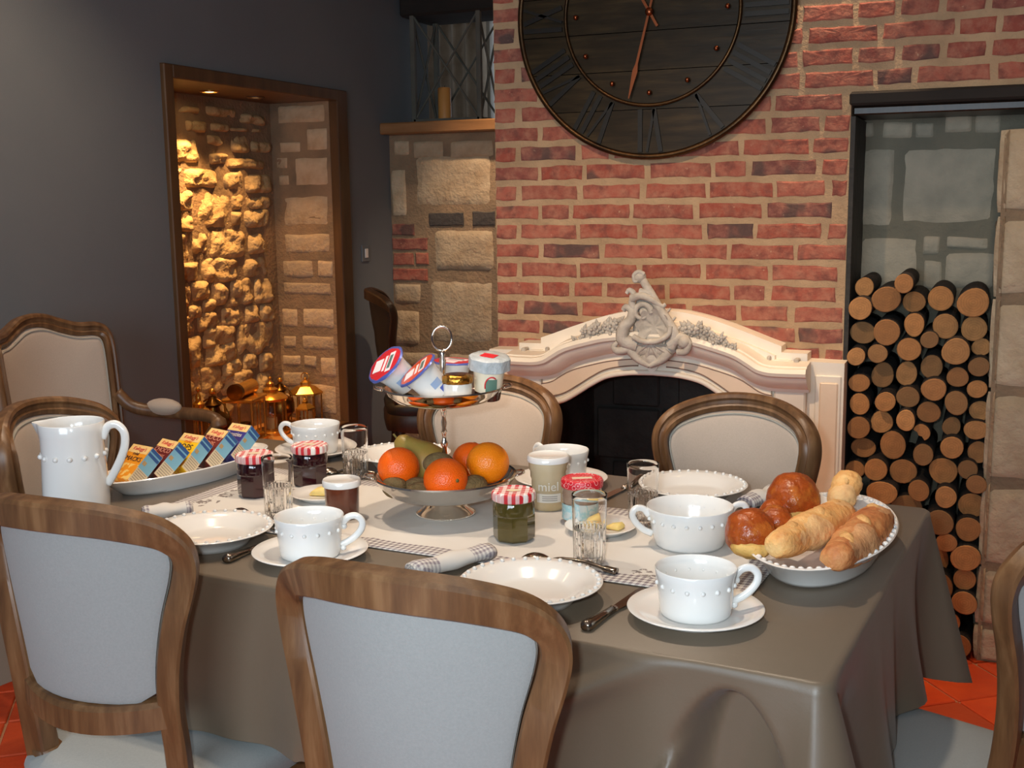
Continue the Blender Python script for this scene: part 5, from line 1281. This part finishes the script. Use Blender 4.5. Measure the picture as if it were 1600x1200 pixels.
# butter dishes
BUT = M('butter', srgb(240, 214, 138), srgb(228, 196, 116), 30, 0.5, 0.3, 60, Subsurface_Weight=0.2)
def butter(label, blabel, loc, pieces):
    o = MB().lathe([(0, 0.003), (0.040, 0.002), (0.042, 0.0), (0.046, 0.0), (0.050, 0.005), (0.066, 0.012), (0.067, 0.0135), (0.065, 0.0145), (0.048, 0.008), (0, 0.0075)], 44).build('butter_dish', 'ceramic', None, True, loc, angle=70)
    tag(o, label, 'plate', 'small butter dishes')
    t = thing('butter', blabel, 'butter', (loc[0], loc[1], loc[2] + 0.0078))
    for (x, y, w_, d_, h_, a) in pieces:
        b = MB(); b.rbox(-w_, w_, -d_, d_, 0, h_, 0.004)
        b.v = [(p[0] * (1 - 0.3 * p[2] / h_) , p[1], p[2] * (1 + 0.3 * p[0] / w_)) for p in b.v]
        b.build('slab', BUT, t, True, (x, y, 0), (0, 0, a), angle=50)
    return o
butter('small white dish with butter behind the nearest tumbler', 'pale yellow butter slabs on the dish behind the nearest tumbler', (-0.652, 1.970, RT), [(-0.012, 0.006, 0.020, 0.016, 0.016, 0.4), (0.028, 0.0, 0.018, 0.014, 0.010, -0.2)])
butter('small white dish with butter between purple jam and brown pot', 'pale yellow butter slab on the dish beside the brown pot', (-1.275, 2.000, RT), [(0.0, 0.0, 0.026, 0.018, 0.016, 0.2)])

# ================================================================== CUTLERY AND NAPKINS
def knife(label, a, b_, z, grp='table knives'):
    a = Vector((*a, z)); b_ = Vector((*b_, z)); d = b_ - a; L = d.length; t = thing('table_knife', label, 'knife', tuple(a), math.atan2(d.y, d.x), grp)
    hl = L * 0.46
    MB().tube([(0, 0, 0.007), (0.006, 0, 0.007), (0.02, 0, 0.007), (hl * 0.6, 0, 0.006), (hl, 0, 0.005)], [0.006, 0.009, 0.0085, 0.006, 0.0055], 10, flat=1.15).build('handle', 'steel', t, True)
    MB().ball((hl, 0, 0.0055), (0.005, 0.0075, 0.0055), 10, 8).build('bolster', 'silver', t, True)
    bl = MB(); bl.v = []; prof = [(hl, -0.006), (hl + 0.02, -0.010), (L - 0.03, -0.011), (L - 0.008, -0.006), (L, 0.002), (L - 0.004, 0.008), (hl + 0.01, 0.007), (hl, 0.005)]
    n = len(prof); v = [(x, y, 0.0042) for x, y in prof] + [(x, y, 0.0054) for x, y in prof]
    f = [tuple(range(n))[::-1], tuple(range(n, 2 * n))] + [(i, (i + 1) % n, n + (i + 1) % n, n + i) for i in range(n)]
    MB().add(v, f).build('blade', 'steel', t)
    return t
def spoon(label, a, b_, z, grp='spoons laid behind the plates'):
    """bowl at a, handle end at b_"""
    a = Vector((*a, z)); b_ = Vector((*b_, z)); d = b_ - a; L = d.length; t = thing('table_spoon', label, 'spoon', tuple(a), math.atan2(d.y, d.x), grp)
    b = MB(); b.grid(lambda u, v: (0.030 * v * math.cos(2 * PI * u), 0.020 * v * math.sin(2 * PI * u), 0.013 - 0.011 * v * v), 28, 6)
    o = b.build('bowl', 'steel', t, True); m = o.modifiers.new('thick', 'SOLIDIFY'); m.thickness = 0.0012
    MB().tube(smoothpath([(0.028, 0, 0.004), (0.05, 0, 0.010), (L * 0.6, 0, 0.012), (L - 0.02, 0, 0.006), (L, 0, 0.004)], 5), [0.0035] * 6 + [0.003] * 9 + [0.0055] * 4 + [0.006] * 2, 8, flat=1.6).build('handle', 'steel', t, True)
    return t
knife('silver knife between the nearest plate and saucer', (-0.518, 1.492), (-0.486, 1.690), TOP)
knife('silver knife beside the saucer behind the foreground chair', (-1.205, 1.572), (-1.188, 1.760), TOP)
knife('silver knife beside the far saucer near the fireplace chair', (-0.690, 2.375), (-0.722, 2.190), TOP)
spoon('silver spoon turned over behind the nearest plate', (-0.700, 1.768), (-0.550, 1.745), RT)
spoon('silver spoon turned over beside the left tumbler', (-1.362, 1.835), (-1.222, 1.760), RT)
spoon('silver spoon lying by the fruit stand at the far left', (-1.395, 2.215), (-1.210, 2.205), TOP)
def napkin(label, a, b_, z, r, seed, flat=0.7):
    a = Vector((*a, z)); b_ = Vector((*b_, z)); d = b_ - a; L = d.length
    t = thing('rolled_napkin', label, 'napkin', tuple((a + b_) / 2), math.atan2(d.y, d.x), 'rolled linen napkins')
    b = MB(); seg = 26; v = []; f = []; st = 14
    for i in range(st + 1):
        x = -L / 2 + L * i / st; q = 1 + 0.10 * math.sin(i * 0.9 + seed) - 0.14 * math.exp(-((i - st * 0.62) / 1.6) ** 2)
        for k in range(seg):
            an = 2 * PI * k / seg; rr = r * q * (1 + 0.05 * math.sin(3 * an + i * 0.35 + seed) + 0.03 * noise.noise(Vector((i * 0.6, k * 0.7, seed))))
            if i == 0 or i == st: rr *= 0.86
            v.append((x, rr * math.cos(an), max(0.0008, rr * flat * math.sin(an) + r * flat)))
    for i in range(st):
        for k in range(seg): f.append((i * seg + k, i * seg + (k + 1) % seg, (i + 1) * seg + (k + 1) % seg, (i + 1) * seg + k))
    f.append(tuple(range(seg))); f.append(tuple(st * seg + k for k in range(seg)))
    b.add(v, f).build('roll', 'napkin', t, True)
    for sx in (-1, 1):  # the spiral of the rolled layers at each end
        pts = [(sx * (L / 2 + 0.0006), rr * math.cos(an), r * flat + rr * flat * math.sin(an)) for an, rr in [(i * 0.5, r * 0.82 * (1 - i / 34)) for i in range(30)]]
        MB().tube(pts, 0.0016, 5).build('rolled_edge', 'napkin', t, True)
    p = [(L * 0.36 * (2 * j / 10 - 1) , r * 0.55, r * flat * 1.82) for j in range(11)]
    return t
napkin('rolled white napkin with gingham and sprig print left of the nearest plate', (-0.855, 1.600), (-0.778, 1.745), RT, 0.021, 1)
napkin('rolled white napkin beside the left beaded plate', (-1.520, 1.735), (-1.455, 1.800), TOP + 0.002, 0.021, 2)
napkin('rolled white napkin with gingham band behind the brioche', (-0.432, 2.215), (-0.385, 2.345), TOP, 0.022, 3)

# ================================================================== FRUIT STAND
SX, SY = -0.978, 1.981
st = thing('fruit_stand', 'two tier silver stand holding fruit below and yogurts above', 'cake stand', (SX, SY, RT))
z0 = RT
MB().lathe([(0, 0.0), (0.056, 0.0), (0.058, 0.003), (0.055, 0.006), (0.050, 0.009), (0.043, 0.016), (0.036, 0.026), (0.034, 0.033), (0.030, 0.035), (0, 0.035)], 48).build('foot', 'silver', st, True, angle=45)
b = MB()
for k in range(72): b.ball((0.0575 * math.cos(k * PI / 36), 0.0575 * math.sin(k * PI / 36), 0.0028), 0.0018, 5, 4)
b.build('beaded_edge', 'silver', st, True)['kind'] = 'stuff'
def tier(R, zb, h, name):
    return MB().lathe([(0, zb), (R * 0.55, zb), (R * 0.80, zb + h * 0.28), (R * 0.93, zb + h * 0.70), (R * 0.985, zb + h), (R * 1.0, zb + h + 0.001), (R * 0.99, zb + h + 0.004), (R * 0.955, zb + h + 0.003), (R * 0.90, zb + h * 0.74), (R * 0.78, zb + h * 0.34), (R * 0.53, zb + 0.003), (0, zb + 0.003)], 64).build(name, 'silver', st, True, angle=45)
TZ2 = 0.035; tier(0.142, TZ2, 0.044, 'lower_tray')
TZ1 = 0.222; tier(0.119, TZ1, 0.031, 'upper_tray')
MB().lathe([(0.010, TZ2 + 0.003), (0.011, TZ2 + 0.01), (0.0055, TZ2 + 0.02), (0.0075, TZ2 + 0.06), (0.0045, TZ2 + 0.10), (0.008, TZ2 + 0.108), (0.0045, TZ2 + 0.114), (0.004, TZ2 + 0.125), (0.0065, TZ2 + 0.131), (0.004, TZ2 + 0.138), (0.0062, TZ2 + 0.148), (0.004, TZ2 + 0.158), (0.008, TZ1 - 0.004), (0.012, TZ1)], 20).build('lower_stem', 'silver', st, True)
MB().lathe([(0.012, TZ1 + 0.003), (0.005, TZ1 + 0.012), (0.0042, TZ1 + 0.05), (0.007, TZ1 + 0.085), (0.0042, TZ1 + 0.092), (0.0065, TZ1 + 0.100), (0.002, TZ1 + 0.106)], 20).build('upper_stem', 'silver', st, True)
rc = TZ1 + 0.128
MB().tube([(0.019 * math.cos(a) * 0.92, 0.019 * math.cos(a) * 0.39, rc + 0.0235 * math.sin(a)) for a in [2 * PI * k / 36 for k in range(36)]], 0.0026, 8, closed=True).build('ring_handle', 'silver', st, True)
for tz, R in ((TZ2 + 0.044, 0.142), (TZ1 + 0.031, 0.119)):
    for a in (25, 205):
        an = math.radians(a); MB().tube(smoothpath([(R * math.cos(an - 0.13), R * math.sin(an - 0.13), tz), ((R + 0.012) * math.cos(an - 0.06), (R + 0.012) * math.sin(an - 0.06), tz + 0.003), ((R + 0.012) * math.cos(an + 0.06), (R + 0.012) * math.sin(an + 0.06), tz + 0.003), (R * math.cos(an + 0.13), R * math.sin(an + 0.13), tz)], 5), 0.003, 6).build('grip', 'silver', st, True)
# fruit
def peel(name, c1, c2):
    t = NT(name); t.set(Roughness=0.32); v = t.obj(); n = t.noise(v, 16, 2); t.base(t.mix(n, c1, c2))
    vo = t.n('ShaderNodeTexVoronoi', Scale=420.0); t.l(v, vo.inputs['Vector']); t.bump(vo.outputs['Distance'], 0.35, 0.002)
    t.b.inputs['Subsurface Weight'].default_value = 0.08; return t.m
ORA = peel('orange_peel', srgb(255, 112, 14), srgb(250, 92, 12)); ORB = peel('light_orange_peel', srgb(255, 148, 18), srgb(255, 128, 12))
CAL = M('stem_end', srgb(110, 96, 44), None, 5, 0.8)
def orange(label, c, r, mat, stem):
    t = thing('orange', label, 'orange', c, 0, 'oranges on the fruit stand')
    b = MB(); b.ball((0, 0, 0), (r, r, r * 0.96), 32, 20); b.build('peel', mat, t, True)
    d = Vector(stem).normalized(); q = d.to_track_quat('Z', 'Y').to_matrix().to_4x4()
    MB().lathe([(0.0045, -0.0005), (0.0035, 0.0014), (0, 0.001)], 8, xf=T(*(d * r * 0.975)) @ q).build('stem_scar', CAL, t, True)
ZL = z0 + TZ2
orange('orange at the left of the fruit stand', (-1.058, 1.938, ZL + 0.062), 0.0415, ORA, (0.25, -0.85, -0.35))
orange('orange at the front of the fruit stand showing its green stem scar', (-0.943, 1.912, ZL + 0.054), 0.0425, ORA, (0.80, -0.5, 0.12))
orange('largest lightest orange at the right of the fruit stand', (-0.898, 2.010, ZL + 0.068), 0.0425, ORB, (-0.2, 0.5, 0.8))
orange('orange hidden behind the stem of the fruit stand', (-0.955, 2.055, ZL + 0.058), 0.0390, ORA, (0.0, 0.5, 0.8))
pe = thing('pear', 'green brown pear lying behind the left orange on the stand', 'pear', (-1.028, 2.002, ZL + 0.060)); pe.scale = (1.22, 1.22, 1.22)
PEM = M('pear_skin', srgb(140, 126, 58), srgb(164, 124, 58), 22, 0.4, 0.1, 60)
pd = Vector((-0.84, -0.10, 0.62)).normalized(); pq = pd.to_track_quat('Z', 'Y').to_matrix().to_4x4()
MB().lathe([(0, -0.036), (0.018, -0.034), (0.030, -0.022), (0.034, -0.004), (0.031, 0.014), (0.024, 0.030), (0.018, 0.046), (0.014, 0.058), (0.008, 0.064), (0, 0.065)], 28, xf=pq).build('flesh', PEM, pe, True)
MB().tube([tuple(pd * 0.062), tuple(pd * 0.072 + Vector((0, 0, 0.003)))], 0.0018, 6).build('stalk', CAL, pe, True)
KIW = M('kiwi_skin', srgb(126, 104, 64), srgb(104, 84, 50), 60, 0.85, 0.5, 200)
for k, (dx, dy, dz, rz_, lb_) in enumerate([(-0.030, -0.060, 0.028, 0.3, 'brown kiwi at the front left edge of the fruit stand'), (-0.012, -0.082, 0.026, 0.5, 'brown kiwi at the front edge of the fruit stand'), (-0.006, -0.016, 0.070, 0.5, 'dark kiwi on top behind the front orange'), (0.078, -0.036, 0.036, 1.2, 'brown kiwi between the front and right oranges'), (-0.072, -0.076, 0.031, -0.5, 'brown kiwi under the left orange at the tray rim')]):
    t = thing('kiwi', lb_, 'kiwi', (SX + dx, SY + dy, ZL + dz), rz_, 'kiwis on the fruit stand')
    MB().ball((0, 0, 0), (0.031, 0.023, 0.022), 20, 14).build('skin', KIW, t, True)
    MB().ball((0.0305, 0, 0), (0.0018, 0.003, 0.003), 8, 6).build('stalk_end', CAL, t, True)
# yogurts on the upper tray
ZU = z0 + TZ1 + 0.0035
YW = M('white_plastic', srgb(226, 228, 228), None, 5, 0.3)
YB1 = M('blue_print', srgb(70, 90, 168), None, 5, 0.4); YPale = M('pale_blue_print', srgb(150, 172, 206), None, 5, 0.4)
YRed = M('red_print', srgb(222, 46, 54), None, 5, 0.35); YWh = M('white_print', srgb(236, 226, 226), None, 5, 0.4); YOr = M('orange_print', srgb(226, 92, 46), None, 5, 0.35)
def foil_mat(nm, red):
    t = NT(nm); t.set(Roughness=0.3, Metallic=0.2); s = t.sep(t.obj())
    r = t.math('SQRT', t.math('ADD', t.math('MULTIPLY', s[0], s[0]), t.math('MULTIPLY', s[1], s[1])))
    n = t.noise(t.obj(), 40, 2)
    c = t.mix(t.math('GREATER_THAN', t.math('ADD', r, t.math('MULTIPLY', t.math('ADD', s[0], n), 0.012)), 0.0375), red, srgb(84, 96, 168)); t.base(c); t.bump(t.noise(t.obj(), 160, 2), 0.4, 0.003); return t.m
def yogurt(label, c, axis, spin, red, prints=True):
    t = thing('yogurt_cup', label, 'yogurt', c, 0, 'yogurts on the upper tray')
    d = Vector(axis).normalized(); q = d.to_track_quat('Z', 'Y').to_matrix().to_4x4() @ RZ(spin)
    t.rotation_euler = q.to_euler(); t.scale = (1.22, 1.22, 1.22)
    MB().lathe([(0, -0.028), (0.022, -0.028), (0.0235, -0.026), (0.0255, 0.006), (0.0285, 0.018), (0.0325, 0.025), (0, 0.025)], 32).build('pot', YW, t, True, angle=45)
    fm = foil_mat('foil_lid', red)
    lid = MB().lathe([(0, 0.0262), (0.0335, 0.0262), (0.0355, 0.0255), (0.0365, 0.0235), (0.034, 0.0245)], 36, fn=lambda a, z: 1 + 0.015 * math.sin(a * 9)).build('foil_lid', fm, t, True, angle=50)
    for (x0, x1, y0, y1, mt) in ((-0.024, -0.006, -0.013, 0.013, YWh), (-0.002, 0.003, -0.016, 0.016, YWh), (0.007, 0.019, -0.020, 0.020, YWh)):
        MB().box(x0, x1, y0, y1, 0.0263, 0.0267).build('lid_print', mt, lid)
    MB().box(0.009, 0.016, -0.014, 0.014, 0.0266, 0.0269).build('lid_print', M('green_print', srgb(90, 116, 108), None, 5, 0.4), lid)
    if prints:
        for a0, a1, z0_, z1_, mt in ((-1.2, -0.5, -0.012, 0.000, YPale), (-0.9, -0.45, -0.025, -0.015, YB1), (-0.3, 0.0, -0.025, -0.014, YB1), (0.6, 1.3, -0.01, 0.002, YPale), (2.2, 2.9, -0.018, -0.006, YB1)):
            b = MB(); b.grid(lambda u, v: ((0.0256 + 0.0010 * 0 + (z0_ + (z1_ - z0_) * v + 0.026) * 0.0625 - 0.0018) * math.cos(a0 + (a1 - a0) * u), (0.0256 + (z0_ + (z1_ - z0_) * v + 0.026) * 0.0625 - 0.0018) * math.sin(a0 + (a1 - a0) * u), z0_ + (z1_ - z0_) * v), 6, 1); b.build('pot_print', mt, t, True)
    return t
yogurt('tilted yogurt pot with red and blue foil lid at the left of the upper tray', (-1.066, 1.954, ZU + 0.056), (-0.42, -0.62, 0.66), 0.5, srgb(222, 46, 54))
yogurt('strongly tilted yogurt pot with orange red foil lid in the middle of the tray', (-0.986, 1.932, ZU + 0.048), (-0.52, -0.42, 0.74), 1.1, srgb(226, 84, 48))
yogurt('upright yogurt pot behind the stem of the stand', (-0.990, 2.050, ZU + 0.040), (0.05, 0.0, 1.0), 0.0, srgb(214, 60, 62), False)
# glass yogurt jar with gold foil
gy = thing('yogurt_jar', 'glass yogurt jar with crumpled gold foil top', 'yogurt', (-0.930, 1.945, ZU + 0.003), 0.0); gy.scale = (1.12, 1.12, 1.15)
MB().lathe([(0, 0), (0.022, 0), (0.0245, 0.003), (0.025, 0.034), (0.0225, 0.040), (0.0225, 0.044), (0, 0.044)], 28).build('jar', M('milk_glass', srgb(232, 226, 216), None, 5, 0.06, 0, Coat_Weight=0.7), gy, True, angle=40)
MB().lathe([(0.0255, 0.037), (0.0268, 0.041), (0.026, 0.048), (0.020, 0.052), (0, 0.050)], 36, fn=lambda a, z: 1 + 0.05 * math.sin(a * 13) * (1 if z < 0.047 else 0.4)).build('foil_top', 'gold', gy, True)
# clear cup with cream and brown bottom
cy = thing('dessert_cup', 'clear dessert cup of cream with dark bottom layer at the right of the upper tray', 'yogurt', (-0.893, 2.002, ZU + 0.008)); cy.rotation_euler = (0.10, 0.12, 0); cy.scale = (1.12, 1.12, 1.22)
MB().lathe([(0, 0), (0.0215, 0), (0.0222, 0.002), (0.0236, 0.014), (0, 0.014)], 28).build('sauce_layer', M('caramel', srgb(62, 26, 18), None, 5, 0.1), cy, True, angle=40)
MB().lathe([(0, 0.0141), (0.0236, 0.0141), (0.0272, 0.047), (0, 0.047)], 28).build('cream', M('cream', srgb(238, 226, 200), None, 5, 0.35, 0, Coat_Weight=0.4), cy, True, angle=40)
PLS = glass('clear_plastic', (0.92, 0.95, 0.97, 1), 0.12, 1.2)
MB().lathe([(0.0276, 0.047), (0.030, 0.062), (0.0345, 0.064), (0.0352, 0.050), (0.036, 0.050), (0.0355, 0.068), (0.031, 0.071), (0, 0.070)], 36, fn=lambda a, z: 1 + 0.04 * math.sin(a * 8)).build('lid', M('frosted_lid', srgb(176, 182, 184), srgb(206, 210, 210), 60, 0.25, 0.4, 90), cy, True, angle=50)
lo = MB(); lo.grid(lambda u, v: ((0.0262 + 0.0003) * math.sin(0.25 + 0.75 * u), -(0.0265) * math.cos(0.25 + 0.75 * u), 0.016 + 0.022 * v), 8, 2); lo.build('logo_patch', M('green_logo', srgb(96, 128, 112), None, 5, 0.4), cy, True)
MB().tube([(0.0268 * math.sin(0.62 + 0.42 * math.cos(a)), -0.0268 * math.cos(0.62 + 0.42 * math.cos(a)), 0.028 + 0.014 * math.sin(a)) for a in [0.9 + 2.6 * k / 14 for k in range(15)]], 0.0012, 6).build('logo_arc', YRed, cy, True)
MB().box(-0.014, 0.012, -0.012, 0.010, 0.0705, 0.0712).build('lid_label', YRed, cy)

# ================================================================== CEREAL BOXES
def cereal(label, c, lean, yaw, front, side, lines, brandc):
    """thin carton: x width, y depth (front at -y), z height; leans back along +y"""
    t = thing('cereal_box', label, 'cereal box', c, 0, 'small cereal boxes in the oval dish')
    t.rotation_euler = (RZ(yaw) @ RX(-lean)).to_euler()
    w_, d_, h_ = 0.068, 0.038, 0.090
    MB().rbox(-w_ / 2, w_ / 2, 0, d_, 0, h_, 0.0008).build('carton', front, t)
    bd = MB().box(-w_ / 2 + 0.001, w_ / 2 - 0.001, -0.0004, 0.0, h_ - 0.022, h_ - 0.001).build('brand_strip', M('strip', srgb(238, 202, 132), None, 5, 0.5), t)
    def put(txt, size, z, m, x=0.0, y=-0.0006, shear=0.0, sx=1.0):
        me = text_mesh(txt, size, 0.0002, shear)
        for v in me.vertices: v.co.x *= sx
        me.materials.clear(); me.materials.append(m)
        return link('lettering', me, t, (x, y, z), (PI / 2, 0, 0))
    put("Kellogg's", 0.013, h_ - 0.011, M('brand_red', srgb(212, 60, 66), None, 5, 0.5), 0, -0.0008, 0.3)
    for (txt, size, z, m) in lines: put(txt, size, z, m)
    # nutrition panel on the +x side
    e = w_ / 2 + 0.0004
    sp = MB().box(e - 0.0003, e, 0.001, d_ - 0.001, h_ * 0.40, h_ - 0.001).build('side_panel', side, t)
    MB().box(e, e + 0.0003, 0.002, d_ - 0.002, h_ * 0.78, h_ * 0.86).box(e, e + 0.0003, 0.002, d_ - 0.002, h_ * 0.90, h_ * 0.985).build('side_print', M('navy_print', srgb(52, 92, 150), None, 5, 0.5), sp)
    MB().box(e, e + 0.0003, 0.004, 0.014, h_ * 0.52, h_ * 0.62).build('side_print', M('ochre_print', srgb(196, 160, 110), None, 5, 0.5), sp)
    lw_ = MB().box(e - 0.0003, e, 0.001, d_ - 0.001, 0.001, h_ * 0.40).build('side_text_panel', M('cream_panel', srgb(226, 206, 170), None, 5, 0.5), t)
    g_ = M('fine_print', srgb(168, 150, 130), None, 5, 0.6)
    for k in range(6): MB().box(e, e + 0.0002, 0.004, d_ - 0.005, 0.006 + 0.0052 * k, 0.0078 + 0.0052 * k).build('print_line', g_, lw_)
    return t
TEAL = M('pale_blue_panel', srgb(140, 194, 214), srgb(126, 180, 204), 20, 0.5)
INK = M('dark_ink', srgb(46, 30, 40), None, 5, 0.5); PINKI = M('pink_ink', srgb(214, 150, 130), None, 5, 0.5); WHI = M('white_ink', srgb(232, 228, 214), None, 5, 0.5)
def art(nm, base, spot, sc_, thr):
    t = NT(nm); t.set(Roughness=0.4); n = t.noise(t.obj(), sc_, 2); s = t.sep(t.obj())
    low = t.math('LESS_THAN', s[2], 0.040)
    t.base(t.mix(t.math('MULTIPLY', low, t.math('GREATER_THAN', n, thr)), base, spot)); return t.m
CB = [
    ('orange cereal box with dark lettering nearest the jug', art('orange_carton', srgb(238, 152, 30), srgb(246, 206, 120), 60, 0.52), [('miel', 0.012, 0.066, INK), ('SMACKS', 0.0165, 0.052, INK)]),
    ('dark chocolate brown cereal box second from the jug', art('cocoa_carton', srgb(98, 30, 28), srgb(60, 18, 22), 60, 0.5), [('CHOCO', 0.016, 0.060, PINKI), ('KRISPIES', 0.012, 0.044, PINKI)]),
    ('yellow cereal box lettered pops in the middle of the dish', art('yellow_carton', srgb(246, 196, 30), srgb(230, 140, 30), 60, 0.55), [('miel', 0.014, 0.068, M('orange_ink', srgb(226, 110, 40), None, 5, 0.5)), ('POPS', 0.022, 0.052, INK)]),
    ('brown cereal box with looping pink letters second from the right', art('brown_carton', srgb(112, 40, 34), srgb(70, 24, 24), 60, 0.5), [('COCO', 0.020, 0.064, PINKI), ('POPS', 0.018, 0.046, PINKI)]),
    ('dark blue cereal box at the right end of the dish', art('blue_carton', srgb(58, 52, 128), srgb(90, 96, 170), 60, 0.52), [('Frosties', 0.0165, 0.058, WHI)]),
]
ax = Vector((math.sin(math.radians(13)), math.cos(math.radians(13)), 0))
for i, (lb_, fm, ln) in enumerate(CB):
    c = Vector((-1.665, 2.050, TOP + 0.0115)) + ax * (-0.180 + 0.070 * i) + Vector((0, 0, 0.038 * math.sin(math.radians(50)) + 0.001))
    cereal(lb_, tuple(c), math.radians(50), math.radians(-16 + (2, -3, 4, -2, 3)[i]), fm, TEAL, ln, None)
